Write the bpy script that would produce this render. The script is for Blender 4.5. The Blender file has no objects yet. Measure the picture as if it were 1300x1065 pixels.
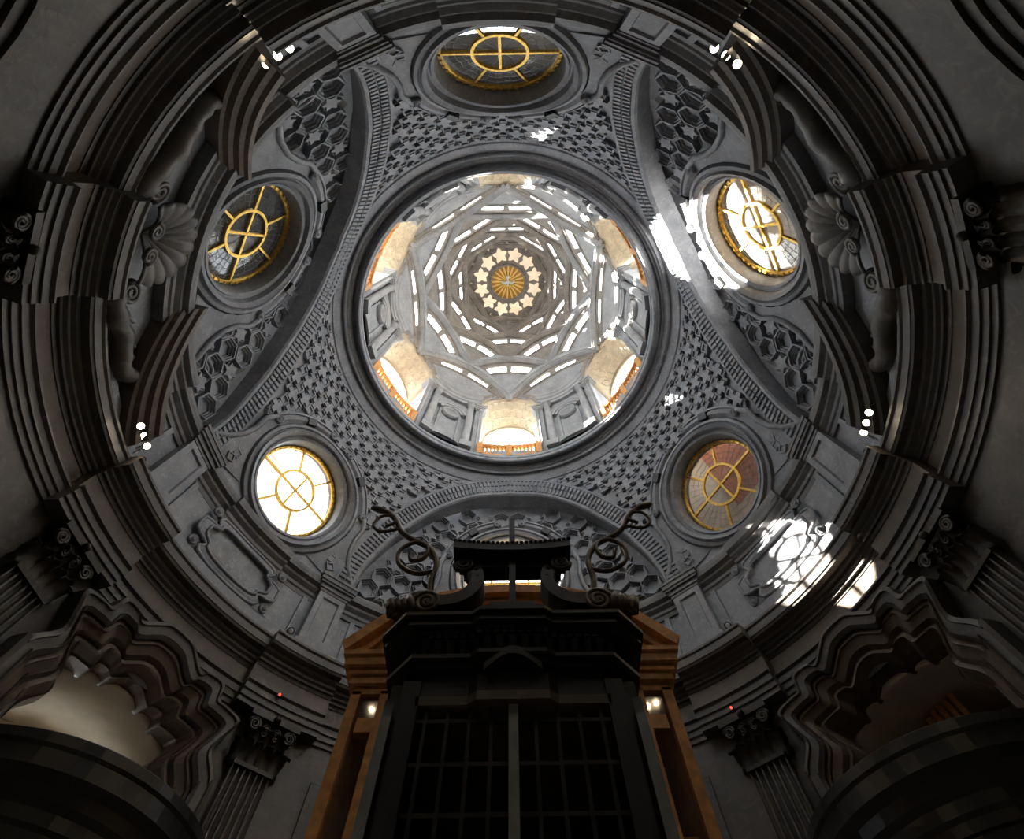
import bpy, math, random
import numpy as np
from mathutils import Vector, Matrix
random.seed(7)
sin, cos, pi, rad = math.sin, math.cos, math.pi, math.radians
col = bpy.context.scene.collection
scene = bpy.context.scene
ZC = 1.5                                   # camera height; "H" below means height above the camera

# ------------------------------------------------------------------ camera
cam_d = bpy.data.cameras.new('camera'); cam = bpy.data.objects.new('camera', cam_d); col.objects.link(cam)
FPX, PITCH, ROLL = 604.4, 69.86, -0.84
cam_d.sensor_fit = 'HORIZONTAL'; cam_d.sensor_width = 36.0
cam_d.lens = FPX / 1300.0 * 36.0
cam_d.shift_y = -(532.5 - 487.5) / 1300.0   # the lens axis sits above the middle of the frame
cam_d.clip_start = 0.05; cam_d.clip_end = 300
e = rad(PITCH); r_ = rad(ROLL)
Fv = Vector((0, cos(e), sin(e))); Uv = Vector((0, -sin(e), cos(e))); Rv_ = Vector((1, 0, 0))
R2 = Rv_ * cos(r_) + Uv * sin(r_); U2 = Uv * cos(r_) - Rv_ * sin(r_)
m = Matrix((R2, U2, -Fv)).transposed().to_4x4(); m.translation = Vector((0.182, -4.705, ZC))
cam.matrix_world = m
scene.camera = cam

# ------------------------------------------------------------------ sky, sun, exposure
SKY = 10.0
world = bpy.data.worlds.new('sky'); scene.world = world; world.use_nodes = True
bg = world.node_tree.nodes['Background']; bg.inputs[0].default_value = (0.86, 0.93, 1.0, 1); bg.inputs[1].default_value = SKY
sun_d = bpy.data.lights.new('sun', 'SUN'); sun_d.energy = 150.0; sun_d.angle = rad(0.6); sun_d.color = (1, 0.95, 0.86)
sun = bpy.data.objects.new('sun', sun_d); col.objects.link(sun)
SAZ, SEL = 150.5, 23.9
sv = Vector((cos(rad(SAZ)) * cos(rad(SEL)), sin(rad(SAZ)) * cos(rad(SEL)), sin(rad(SEL))))
sun.rotation_euler = sv.to_track_quat('Z', 'Y').to_euler()
sun.location = sv * 60
vs = scene.view_settings
vs.view_transform = 'Standard'; vs.look = 'None'; vs.gamma = 1; vs.use_curve_mapping = False
vs.exposure = 0.33
try:
    scene.cycles.max_bounces = 8; scene.cycles.diffuse_bounces = 5; scene.cycles.transparent_max_bounces = 12
    scene.cycles.sample_clamp_indirect = 6.0
except Exception:
    pass

# ------------------------------------------------------------------ materials
def node_mat(name):
    mt = bpy.data.materials.new(name); mt.use_nodes = True
    nt = mt.node_tree; return mt, nt, nt.nodes['Principled BSDF']
def stone(name, c1, c2, c3, rough=0.55, scale=1.3, bump=0.15, spec=0.4):
    mt, nt, b = node_mat(name); N = nt.nodes; L = nt.links
    tc = N.new('ShaderNodeTexCoord')
    n1 = N.new('ShaderNodeTexNoise'); n1.inputs['Scale'].default_value = scale; n1.inputs['Detail'].default_value = 8; n1.inputs['Roughness'].default_value = 0.65
    n2 = N.new('ShaderNodeTexNoise'); n2.inputs['Scale'].default_value = scale * 5; n2.inputs['Detail'].default_value = 6; n2.inputs['Distortion'].default_value = 1.2
    geo = N.new('ShaderNodeNewGeometry')
    L.new(geo.outputs['Position'], n1.inputs['Vector']); L.new(geo.outputs['Position'], n2.inputs['Vector'])
    r1 = N.new('ShaderNodeValToRGB'); r1.color_ramp.elements[0].position = 0.3; r1.color_ramp.elements[1].position = 0.7
    r1.color_ramp.elements[0].color = (*c1, 1); r1.color_ramp.elements[1].color = (*c2, 1)
    L.new(n1.outputs['Fac'], r1.inputs['Fac'])
    r2 = N.new('ShaderNodeValToRGB'); r2.color_ramp.elements[0].position = 0.52; r2.color_ramp.elements[1].position = 0.72
    r2.color_ramp.elements[0].color = (0, 0, 0, 1); r2.color_ramp.elements[1].color = (0.6, 0.6, 0.6, 1)
    L.new(n2.outputs['Fac'], r2.inputs['Fac'])
    mx = N.new('ShaderNodeMixRGB'); mx.inputs[2].default_value = (*c3, 1)
    L.new(r2.outputs['Color'], mx.inputs[0]); L.new(r1.outputs['Color'], mx.inputs[1])
    L.new(mx.outputs['Color'], b.inputs['Base Color'])
    b.inputs['Roughness'].default_value = rough; b.inputs['Specular IOR Level'].default_value = spec
    bp = N.new('ShaderNodeBump'); bp.inputs['Strength'].default_value = bump; bp.inputs['Distance'].default_value = 0.03
    L.new(n2.outputs['Fac'], bp.inputs['Height']); L.new(bp.outputs['Normal'], b.inputs['Normal'])
    return mt
def plain(name, c, rough=0.5, metal=0.0, noise=0.0, scale=6, spec=0.5):
    mt, nt, b = node_mat(name); N = nt.nodes; L = nt.links
    b.inputs['Roughness'].default_value = rough; b.inputs['Metallic'].default_value = metal; b.inputs['Specular IOR Level'].default_value = spec
    n1 = N.new('ShaderNodeTexNoise'); n1.inputs['Scale'].default_value = scale; n1.inputs['Detail'].default_value = 5
    geo = N.new('ShaderNodeNewGeometry'); L.new(geo.outputs['Position'], n1.inputs['Vector'])
    r1 = N.new('ShaderNodeValToRGB')
    r1.color_ramp.elements[0].position = 0.3; r1.color_ramp.elements[1].position = 0.7
    r1.color_ramp.elements[0].color = (*[x * (1 - noise) for x in c], 1); r1.color_ramp.elements[1].color = (*[min(1, x * (1 + noise)) for x in c], 1)
    L.new(n1.outputs['Fac'], r1.inputs['Fac']); L.new(r1.outputs['Color'], b.inputs['Base Color'])
    return mt
def emit(name, c, s):
    mt, nt, b = node_mat(name)
    b.inputs['Emission Color'].default_value = (*c, 1); b.inputs['Emission Strength'].default_value = s; b.inputs['Base Color'].default_value = (*c, 1)
    return mt
def glass(name, clear, dust_col, gloss=0.06):
    mt, nt, b = node_mat(name); N = nt.nodes; L = nt.links
    N.remove(b); out = N['Material Output']
    tr = N.new('ShaderNodeBsdfTransparent'); tr.inputs[0].default_value = (0.97, 0.98, 0.97, 1)
    df = N.new('ShaderNodeBsdfDiffuse'); df.inputs[0].default_value = (*dust_col, 1)
    gl = N.new('ShaderNodeBsdfGlossy'); gl.inputs['Roughness'].default_value = 0.05
    m1 = N.new('ShaderNodeMixShader'); m1.inputs[0].default_value = 1 - clear
    L.new(tr.outputs[0], m1.inputs[1]); L.new(df.outputs[0], m1.inputs[2])
    m2 = N.new('ShaderNodeMixShader'); m2.inputs[0].default_value = gloss
    L.new(m1.outputs[0], m2.inputs[1]); L.new(gl.outputs[0], m2.inputs[2]); L.new(m2.outputs[0], out.inputs[0])
    return mt
M = {}
M['stone'] = stone('grey_marble', (0.16, 0.165, 0.18), (0.30, 0.305, 0.325), (0.40, 0.405, 0.42))
M['stone_dome'] = stone('pale_grey_stone', (0.20, 0.20, 0.205), (0.33, 0.33, 0.33), (0.39, 0.385, 0.375), rough=0.7)
M['stone_rib'] = stone('brown_grey_stone', (0.15, 0.13, 0.11), (0.27, 0.24, 0.21), (0.34, 0.31, 0.27), rough=0.7)
M['stone_dark'] = stone('dark_marble', (0.050, 0.044, 0.040), (0.105, 0.092, 0.082), (0.14, 0.125, 0.11), rough=0.45, scale=0.9)
M['stone_brown'] = stone('brown_marble', (0.065, 0.047, 0.034), (0.14, 0.102, 0.072), (0.17, 0.13, 0.098), rough=0.45, scale=0.9)
M['stone_mid'] = stone('smoky_marble', (0.085, 0.083, 0.083), (0.17, 0.165, 0.165), (0.22, 0.215, 0.21), rough=0.5)
M['stone_black'] = stone('black_marble', (0.012, 0.011, 0.010), (0.028, 0.026, 0.024), (0.04, 0.037, 0.034), rough=0.3, scale=0.9, bump=0.04)
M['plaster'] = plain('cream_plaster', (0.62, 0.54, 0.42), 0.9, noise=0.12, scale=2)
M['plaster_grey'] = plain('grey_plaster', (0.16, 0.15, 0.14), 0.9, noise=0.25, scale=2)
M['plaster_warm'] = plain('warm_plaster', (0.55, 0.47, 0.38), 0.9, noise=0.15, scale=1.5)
M['soffit'] = plain('ochre_plaster', (0.54, 0.45, 0.32), 0.85, noise=0.15, scale=2.5)
M['brick'] = plain('red_brick', (0.36, 0.12, 0.06), 0.9, noise=0.3, scale=5)
M['gold'] = plain('gilding', (0.80, 0.47, 0.10), 0.38, metal=0.75, noise=0.35, scale=14)
M['gold_sun'] = plain('sun_gilding', (0.50, 0.25, 0.04), 0.55, metal=0.2, noise=0.25, scale=4)
M['ray'] = plain('bright_gilding', (0.95, 0.62, 0.16), 0.5, metal=0.1, noise=0.1)
M['wood'] = plain('orange_oak', (0.58, 0.26, 0.07), 0.45, noise=0.3, scale=9)
M['wood_rail'] = plain('honey_pine', (0.62, 0.27, 0.06), 0.5, noise=0.2, scale=9)
M['iron'] = plain('black_ebony', (0.012, 0.011, 0.010), 0.45, noise=0.4, scale=12)
M['bronze'] = plain('dark_bronze', (0.030, 0.024, 0.019), 0.42, metal=0.4, noise=0.5, scale=10)
M['bronze_lit'] = plain('lit_bronze', (0.09, 0.065, 0.045), 0.4, metal=0.5, noise=0.4, scale=12)  # lighter copy of the dark bronze, with light put into the colour
M['lead'] = plain('lead_strip', (0.40, 0.42, 0.46), 0.5, metal=0.2, noise=0.2)
M['steel'] = plain('grey_paint', (0.30, 0.30, 0.29), 0.4, noise=0.2)
M['white'] = plain('white_paint', (0.8, 0.8, 0.78), 0.6, noise=0.04)
M['floor'] = stone('floor_marble', (0.25, 0.23, 0.21), (0.45, 0.42, 0.38), (0.5, 0.48, 0.45), rough=0.35, scale=1.5)
M['pane'] = glass('dusty_glass', 0.84, (0.75, 0.72, 0.66), 0.05)
M['pane_clear'] = glass('clear_glass', 0.96, (0.8, 0.8, 0.8), 0.04)
M['pane_case'] = glass('case_glass', 0.93, (0.05, 0.05, 0.05), 0.05)
M['bulb'] = emit('warm_lamp', (1.0, 0.86, 0.62), 14.0)
M['led_red'] = emit('red_led', (1.0, 0.06, 0.03), 3.0)
M['led_green'] = emit('green_led', (0.3, 0.9, 0.2), 2.0)

# ------------------------------------------------------------------ helpers
def P(az, r, H):
    a = rad(az); return (r * cos(a), r * sin(a), H + ZC)
def tag(o, label=None, cat=None, group=None, kind=None):
    if label: o['label'] = label
    if cat: o['category'] = cat
    if group: o['group'] = group
    if kind: o['kind'] = kind
    return o
def link(o, parent=None):
    col.objects.link(o)
    if parent is not None:
        o.parent = parent
    return o
def mk(name, V, F, mat, parent=None, smooth=False, mw=None):
    me = bpy.data.meshes.new(name); me.from_pydata([tuple(v) for v in V], [], F); me.update()
    if smooth:
        me.polygons.foreach_set('use_smooth', [True] * len(me.polygons))
    me.materials.append(M[mat])
    o = bpy.data.objects.new(name, me); link(o, parent)
    if mw is not None:
        o.matrix_local = mw
    return o
def inst(name, me, parent=None, mw=None):
    o = bpy.data.objects.new(name, me); link(o, parent)
    if mw is not None:
        o.matrix_local = mw
    return o
def empty(name, mw=None):
    o = bpy.data.objects.new(name, None); col.objects.link(o); o.empty_display_size = 0.2
    if mw is not None:
        o.matrix_world = mw
    return o
class MB:
    def __init__(s): s.V = []; s.F = []
    def add(s, V, F):
        n = len(s.V); s.V += [tuple(v) for v in V]; s.F += [tuple(i + n for i in f) for f in F]; return s
    def box(s, x0, x1, y0, y1, z0, z1):
        V = [(x, y, z) for z in (z0, z1) for y in (y0, y1) for x in (x0, x1)]
        return s.add(V, [(0, 2, 3, 1), (4, 5, 7, 6), (0, 1, 5, 4), (2, 6, 7, 3), (0, 4, 6, 2), (1, 3, 7, 5)])
    def loft(s, loops, closed=True, cap0=True, cap1=True):
        n = len(loops[0]); V = [p for l in loops for p in l]; F = []
        for i in range(len(loops) - 1):
            for j in range(n if closed else n - 1):
                k = (j + 1) % n
                F.append((i * n + j, i * n + k, (i + 1) * n + k, (i + 1) * n + j))
        if closed and cap0: F.append(tuple(reversed(range(n))))
        if closed and cap1: F.append(tuple((len(loops) - 1) * n + j for j in range(n)))
        return s.add(V, F)
    def tube(s, pts, radii, n=8, closed=False):
        pts = [Vector(p) for p in pts]; loops = []
        if not hasattr(radii, '__len__'): radii = [radii] * len(pts)
        N = len(pts); up = None
        for i, p in enumerate(pts):
            if closed: t = pts[(i + 1) % N] - pts[i - 1]
            else: t = pts[min(i + 1, N - 1)] - pts[max(i - 1, 0)]
            t.normalize()
            if up is None:
                up = Vector((0, 0, 1)) if abs(t.z) < 0.9 else Vector((1, 0, 0))
            a = t.cross(up)
            if a.length < 1e-5: a = t.orthogonal()
            a.normalize(); b = a.cross(t); up = -b if False else t.cross(a) * -1
            up = a.cross(t)
            loops.append([p + (a * cos(2 * pi * k / n) + up * sin(2 * pi * k / n)) * radii[i] for k in range(n)])
        if closed: loops.append(loops[0]); return s.loft(loops, True, False, False)
        return s.loft(loops)
    def lathe(s, prof, n=24, a0=0.0, a1=360.0, axis='z'):
        full = abs(a1 - a0) >= 359.9; loops = []
        for i in range(n + (0 if full else 1)):
            a = rad(a0 + (a1 - a0) * i / n)
            loops.append([(r * cos(a), r * sin(a), z) for r, z in prof])
        if full:
            loops.append(loops[0]); return s.loft(loops, True, False, False)
        return s.loft(loops)
    def obj(s, name, mat, parent=None, smooth=False, mw=None): return mk(name, s.V, s.F, mat, parent, smooth, mw)
    def mesh(s, name, mat, smooth=False):
        me = bpy.data.meshes.new(name); me.from_pydata(s.V, [], s.F); me.update()
        if smooth: me.polygons.foreach_set('use_smooth', [True] * len(me.polygons))
        me.materials.append(M[mat]); return me
def arc_sweep(mb, prof, steps, closed=False):
    """prof: closed polygon of (r, H) or (r, H, weight); steps: list of (az, dr) along the circle."""
    loops = []
    for az, dr in steps:
        loops.append([P(az, q[0] + dr * (q[2] if len(q) > 2 else 1.0), q[1]) for q in prof])
    if closed: loops.append(loops[0]); return mb.loft(loops, True, False, False)
    return mb.loft(loops)
def rng(a0, a1, step=3.0):
    n = max(1, int(math.ceil(abs(a1 - a0) / step))); return [a0 + (a1 - a0) * i / n for i in range(n + 1)]
def frame(az, r, H, tilt):
    """matrix: X tangent, Y up along the surface, Z towards the room; tilt in degrees leaning inward."""
    a = rad(az); t = rad(tilt); d = Vector((cos(a), sin(a), 0)); up = Vector((0, 0, 1))
    y = up * cos(t) - d * sin(t); z = -d * cos(t) - up * sin(t); x = y.cross(z)
    mm = Matrix((x, y, z)).transposed().to_4x4(); mm.translation = Vector(P(az, r, H)); return mm
def crom(pts, n):
    pts = [np.array(p, float) for p in pts]; out = []
    ext = [2 * pts[0] - pts[1]] + pts + [2 * pts[-1] - pts[-2]]
    seg = len(pts) - 1
    for i in range(n + 1):
        u = i / n * seg; k = min(int(u), seg - 1); t = u - k
        a, b, c, d = ext[k:k + 4]
        out.append(0.5 * ((2 * b) + (c - a) * t + (2 * a - 5 * b + 4 * c - d) * t * t + (3 * b - a - 3 * c + d) * t ** 3))
    return out
def Rv(H):
    t = min(max((H - 12.1) / 6.93, 0), 1); return 8.5 - 1.54 * t + 0.8 * t * (1 - t)
def Rtilt(H): return math.degrees(math.atan2(Rv(H - 0.2) - Rv(H + 0.2), 0.4))

PIL = [10, 50, 90, 130, 170, 210, 250, 290, 330]
LUN = [90, 210, 330]
PEN = [30, 150, 270]
SIDE = {90: 'front', 210: 'left', 330: 'right', 30: 'right', 150: 'left', 270: 'rear'}

# ================================================================== SETTING: floor and lower wall
fl = MB().lathe([(0.01, 0), (12.5, 0), (12.5, -0.2), (0.01, -0.2)], 64).obj('floor', 'floor')
tag(fl, 'dark marble floor of the round chapel', 'floor', kind='structure')

wl = empty('wall_lower'); tag(wl, 'dark marble lower wall of the round chapel under the main cornice', 'wall', kind='structure')
def wall_arc(name, a0, a1, r0, r1, H0, H1, mat, parent):
    mb = MB(); arc_sweep(mb, [(r0, H0), (r0, H1), (r1, H1), (r1, H0)], [(a, 0) for a in rng(a0, a1, 2.5)])
    return mb.obj(name, mat, parent)
OPEN = 9.8
for k in range(9):
    c = 30 + 40 * k
    if c % 360 in (30, 150):
        wall_arc('wall_section', c - 20, c - OPEN, 8.95, 9.35, -1.5, 8.6, 'stone_dark', wl)
        wall_arc('wall_section', c + OPEN, c + 20, 8.95, 9.35, -1.5, 8.6, 'stone_dark', wl)
        wall_arc('wall_section', c - OPEN, c + OPEN, 8.95, 9.35, 7.25, 8.6, 'stone_dark', wl)
    else:
        wall_arc('wall_section', c - 20, c + 20, 8.95, 9.35, -1.5, 8.6, 'stone_dark', wl)
        if c % 360 in (70, 110):
            for (h0, h1) in ((4.6, 7.2), (0.5, 4.2)):
                mb = MB(); arc_sweep(mb, [(8.95, h0), (8.87, h0 + .08), (8.87, h1 - .08), (8.95, h1)], [(a, 0) for a in rng(c - 11, c + 11, 2.5)])
                mb.obj('wall_panel', 'stone_dark', wl)
        else:
            # tall round-headed recess with nested arched mouldings
            fr = []
            for rr_ in (0.0, 0.16, 0.34):
                hw = 2.35 - rr_; pts = [(-hw, -1.4)] + [(hw * cos(pi - t * pi / 16), 4.7 + hw * 0.95 * sin(t * pi / 16)) for t in range(17)] + [(hw, -1.4)]
                fr.append(pts)
            for i, (pts, rf) in enumerate(zip(fr, (8.78, 8.84, 8.90))):
                w = 0.14
                mb = MB(); L0 = []
                for j, (u, v) in enumerate(pts):
                    q0 = pts[max(j - 1, 0)]; q1 = pts[min(j + 1, len(pts) - 1)]
                    t = Vector((q1[0] - q0[0], q1[1] - q0[1])).normalized(); nn = Vector((t.y, -t.x))
                    a = lambda uu: c - math.degrees(uu / 8.9)
                    o0 = (u, v); o1 = (u + nn.x * w, v + nn.y * w)
                    L0.append([P(a(o0[0]), 8.97, o0[1]), P(a(o0[0]), rf, o0[1]), P(a(o1[0]), rf, o1[1]), P(a(o1[0]), 8.97, o1[1])])
                mb.loft(L0).obj('arch_moulding', 'stone_dark', wl)

# main entablature, breaking forward above each pilaster
def res_steps(step=2.5, hw=7.2, off=-0.3, extra=None):
    S = []
    for k in range(9):
        c = 10 + 40 * k
        S += [(a, off) for a in rng(c - hw, c + hw, step)] + [(a, 0.0) for a in rng(c + hw, c + 40 - hw, step)]
    return S
t1 = empty('trim_1'); tag(t1, 'dark marble main entablature running around the chapel below the attic', 'cornice', kind='structure')
S9 = res_steps()
W0 = 0.0
mb = MB(); arc_sweep(mb, [(9.3, 7.9, W0), (8.9, 7.9), (8.9, 8.02), (8.86, 8.02), (8.86, 8.16), (8.82, 8.16), (8.82, 8.3), (8.76, 8.34), (8.76, 8.38), (9.3, 8.38, W0)], S9, True)
mb.obj('architrave', 'stone_dark', t1)
mb = MB(); arc_sweep(mb, [(9.3, 8.36, W0), (8.92, 8.36), (8.92, 8.84), (9.3, 8.84, W0)], S9, True); mb.obj('frieze', 'stone_brown', t1)
mb = MB(); arc_sweep(mb, [(9.3, 8.82, W0), (8.9, 8.82), (8.88, 8.9), (8.82, 8.9), (8.82, 8.96), (8.76, 9.0), (8.76, 9.06), (8.68, 9.1), (8.66, 9.16), (8.50, 9.18), (8.48, 9.24), (8.46, 9.24), (8.46, 9.42), (8.42, 9.46), (8.42, 9.52), (8.5, 9.55), (9.3, 9.56, W0)], S9, True)
mb.obj('cornice', 'stone_dark', t1)

# ------------------------------------------------------------------ attic
wa = empty('wall_attic'); tag(wa, 'grey marble attic wall between the main cornice and the arches', 'wall', kind='structure')
mb = MB(); arc_sweep(mb, [(8.78, 9.4), (8.78, 12.3), (9.2, 12.3), (9.2, 9.4)], [(a, 0) for a in rng(0, 357, 3)], True); mb.obj('attic_wall', 'stone', wa)
mb = MB(); arc_sweep(mb, [(8.9, 9.5), (8.62, 9.5), (8.62, 9.92), (8.68, 10.0), (8.9, 10.0)], [(a, (-.06 if False else 0)) for a in rng(0, 357, 3)], True); mb.obj('plinth_band', 'stone', wa)
for c in PEN + LUN:
    hw = 15.5 if c in PEN else 34
    for s in (-1, 1):
        for az in (c + s * (hw - 0.2),):
            mb = MB(); arc_sweep(mb, [(8.85, 10.0), (8.70, 10.02), (8.70, 11.3), (8.85, 11.32)], [(az - .5, 0), (az + .5, 0)]); mb.obj('panel_frame', 'stone', wa)
# attic cornice
t2 = empty('trim_2'); tag(t2, 'moulded grey marble cornice at the springing of the arches', 'cornice', kind='structure')
S2 = []
for c in sorted(PEN + LUN):
    if c in PEN:
        S2 += [(a, 0.05) for a in rng(c - 17, c - 8, 3)] + [(a, -0.06) for a in rng(c - 8, c + 8, 3)] + [(a, 0.05) for a in rng(c + 8, c + 17, 3)]
    else:
        S2 += [(a, 0.0) for a in rng(c - 37, c - 27, 3)] + [(a, -0.22) for a in rng(c - 27, c + 27, 3)] + [(a, 0.0) for a in rng(c + 27, c + 37, 3)]
mb = MB(); arc_sweep(mb, [(9.1, 11.30, 0), (8.72, 11.30), (8.70, 11.42), (8.66, 11.46), (8.66, 11.56), (8.56, 11.66), (8.56, 11.74), (8.44, 11.80), (8.42, 11.92), (8.42, 12.02), (8.48, 12.10), (9.1, 12.16, 0)], S2, True)
mb.obj('attic_cornice', 'stone_mid', t2)

# ------------------------------------------------------------------ vault surfaces
OUT = crom([(41.6, 12.0), (41.2, 13.0), (39.4, 14.2), (35.5, 15.65), (26.5, 17.3), (13.8, 18.3), (0, 18.6)], 40)
INN = crom([(37.0, 12.0), (36.4, 13.0), (34.4, 14.0), (30.2, 15.3), (21.8, 16.75), (11.5, 17.6), (0, 17.85)], 40)
def az_at(curve, H):
    if H >= curve[-1][1]: return -1.0
    for i in range(len(curve) - 1):
        if curve[i][1] <= H <= curve[i + 1][1]:
            t = (H - curve[i][1]) / max(1e-6, curve[i + 1][1] - curve[i][1]); return curve[i][0] * (1 - t) + curve[i + 1][0] * t
    return curve[0][0]
PW = dict(R=8.41, H=14.05, tilt=16.5, r=1.525)
LW = dict(R=8.36, H=14.05, tilt=15.2, r=1.52)
LOFF = 0.46
def surf_patch(name, az0, az1, H0, H1, rf, keep, mat, parent, thick=0.16, da=0.8, dh=0.14):
    na = int(round((az1 - az0) / da)); nh = int(round((H1 - H0) / dh)); idx = {}; V = []; F = []
    def vid(i, j, b):
        key = (i, j, b)
        if key not in idx:
            az = az0 + (az1 - az0) * i / na; H = H0 + (H1 - H0) * j / nh
            idx[key] = len(V); V.append(P(az, rf(H) + (thick if b else 0), H))
        return idx[key]
    K = [[keep(az0 + (az1 - az0) * (i + .5) / na, H0 + (H1 - H0) * (j + .5) / nh) for j in range(nh)] for i in range(na)]
    g = lambda i, j: 0 <= i < na and 0 <= j < nh and K[i][j]
    for i in range(na):
        for j in range(nh):
            if not K[i][j]: continue
            F.append((vid(i, j, 0), vid(i, j + 1, 0), vid(i + 1, j + 1, 0), vid(i + 1, j, 0)))
            F.append((vid(i, j, 1), vid(i + 1, j, 1), vid(i + 1, j + 1, 1), vid(i, j + 1, 1)))
            for (di, dj, a, b) in ((-1, 0, (i, j), (i, j + 1)), (1, 0, (i + 1, j + 1), (i + 1, j)), (0, -1, (i + 1, j), (i, j)), (0, 1, (i, j + 1), (i + 1, j + 1))):
                if not g(i + di, j + dj):
                    F.append((vid(*a, 0), vid(*a, 1), vid(*b, 1), vid(*b, 0)))
    return mk(name, V, F, mat, parent, smooth=False)
def wdist(az, H, c, W):
    u = rad(az - c) * 8.2; v = (H - W['H']) / cos(rad(W['tilt'])); return math.hypot(u, v)

def hexpts(r, rot=0): return [(r * cos(rad(60 * k + rot)), r * sin(rad(60 * k + rot))) for k in range(6)]
def stepped(outline_fn, steps):
    mb = MB(); mb.loft([[(x, y, d) for x, y in outline_fn(s)] for s, d in steps], True, False, True); return mb
A = 0.74
hex_me = stepped(lambda s: hexpts(0.545 * A * s, 30), [(1, -.06), (1, .22), (.90, .22), (.87, .15), (.77, .15), (.74, .08), (.64, .08), (.61, .012)]).mesh('hexagon_coffer', 'stone')
def starpts(s): return [((0.54 if k % 2 == 0 else 0.31) * A * s * cos(rad(30 * k + 30)), (0.54 if k % 2 == 0 else 0.31) * A * s * sin(rad(30 * k + 30))) for k in range(12)]
star_me = stepped(starpts, [(1, -.06), (1, .10), (.80, .10), (.74, .17)]).mesh('star_coffer', 'stone')
def crosspts(s, a=0.37, b=0.135):
    return [(x * s, y * s) for x, y in ((a, -b), (a, b), (b, b), (b, a), (-b, a), (-b, b), (-a, b), (-a, -b), (-b, -b), (-b, -a), (b, -a), (b, -b))]
cross_me = stepped(crosspts, [(1, -.05), (1, .11), (.72, .11), (.70, .17)]).mesh('cross_coffer', 'stone')
sq_me = stepped(lambda s: [(x * .16 * s, y * .16 * s) for x, y in ((-1, -1), (1, -1), (1, 1), (-1, 1))], [(1, -.05), (1, .15), (.7, .15), (.66, .09)]).mesh('square_coffer', 'stone')

for c in LUN:
    w = empty('wall_lunette_' + SIDE[c]); tag(w, {90: 'coffered arched lunette behind the black tabernacle crown', 210: 'coffered arched lunette in shade around the dark leaded oculus', 330: 'coffered arched lunette with sunlight falling across its oculus'}[c], 'wall', kind='structure')
    rf = lambda H: Rv(H) + LOFF
    keep = lambda az, H: abs(az - c) < az_at(OUT, H) - 1.2 and wdist(az, H, c, LW) > 1.78
    surf_patch('lunette_wall', c - 44, c + 44, 11.9, 18.5, rf, keep, 'stone', w)
    rows = int(7 / (A * .866)); 
    for j in range(-3, 9):
        for i in range(-12, 13):
            u = (i + 0.5 * (j % 2)) * A; H = 14.05 + j * A * .866 * 0.98
            az = c + math.degrees(u / (Rv(H) + LOFF))
            lim = az_at(INN, H - 0.0)
            if lim < 0 or abs(az - c) > lim - 1.0 or H < 12.35 or H > 17.6: continue
            if wdist(az, H, c, LW) < 2.72: continue
            if H < 13.6 and 2.2 < abs(u) < 3.9 and False: continue
            ii = i - (j // 2 if j % 2 == 0 else (j - 1) // 2)
            kind = (ii - j) % 3
            mw = frame(az, rf(H), H, Rtilt(H))
            if kind == 0: inst('star_coffer', star_me, w, mw)
            else: inst('hexagon_coffer', hex_me, w, mw)
for c in PEN:
    w = empty('wall_pendentive_' + SIDE[c]); tag(w, {30: 'pendentive of stepped cross coffers around the oculus with brick behind', 150: 'pendentive of stepped cross coffers around the bright white oculus', 270: 'pendentive of stepped cross coffers around the dark oculus opposite the tabernacle'}[c], 'wall', kind='structure')
    def rel_l(az):  # smallest angle to a lunette axis
        return min(abs((az - l + 180) % 360 - 180) for l in LUN)
    keep = lambda az, H: rel_l(az) > az_at(OUT, H) - 1.6 and wdist(az, H, c, PW) > 1.85
    surf_patch('pendentive_wall', c - 60, c + 60, 11.9, 19.2, Rv, keep, 'stone', w, da=0.75)
    D = 0.46
    for j in range(-6, 14):
        for i in range(-16, 17):
            if (i + j) % 2: kind = 'sq'
            else: kind = 'cross'
            H = 14.05 + j * D * .97; u = i * D; az = c + math.degrees(u / Rv(H))
            if H < 12.6 or H > 18.62: continue
            if rel_l(az) < az_at(OUT, H) + 2.2 or abs(az - c) > 58: continue
            if wdist(az, H, c, PW) < 2.72: continue
            if H < 14.0 : continue
            inst('cross_coffer' if kind == 'cross' else 'square_coffer', cross_me if kind == 'cross' else sq_me, w, frame(az, Rv(H), H, Rtilt(H)))

for c in PEN:
    w = bpy.data.objects['wall_pendentive_' + SIDE[c]]
    for s in (-1, 1):
        for k in range(9):
            H = 12.45 + .27 * k; az = c + s * (60 - az_at(OUT, H) - 2.3 - .5 * (k % 2))
            inst('garland_knot', sq_me, w, frame(az, Rv(H) - .02, H, Rtilt(H)) @ Matrix.Rotation(.5 + k, 4, 'Z') @ Matrix.Scale(.8, 4))
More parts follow.
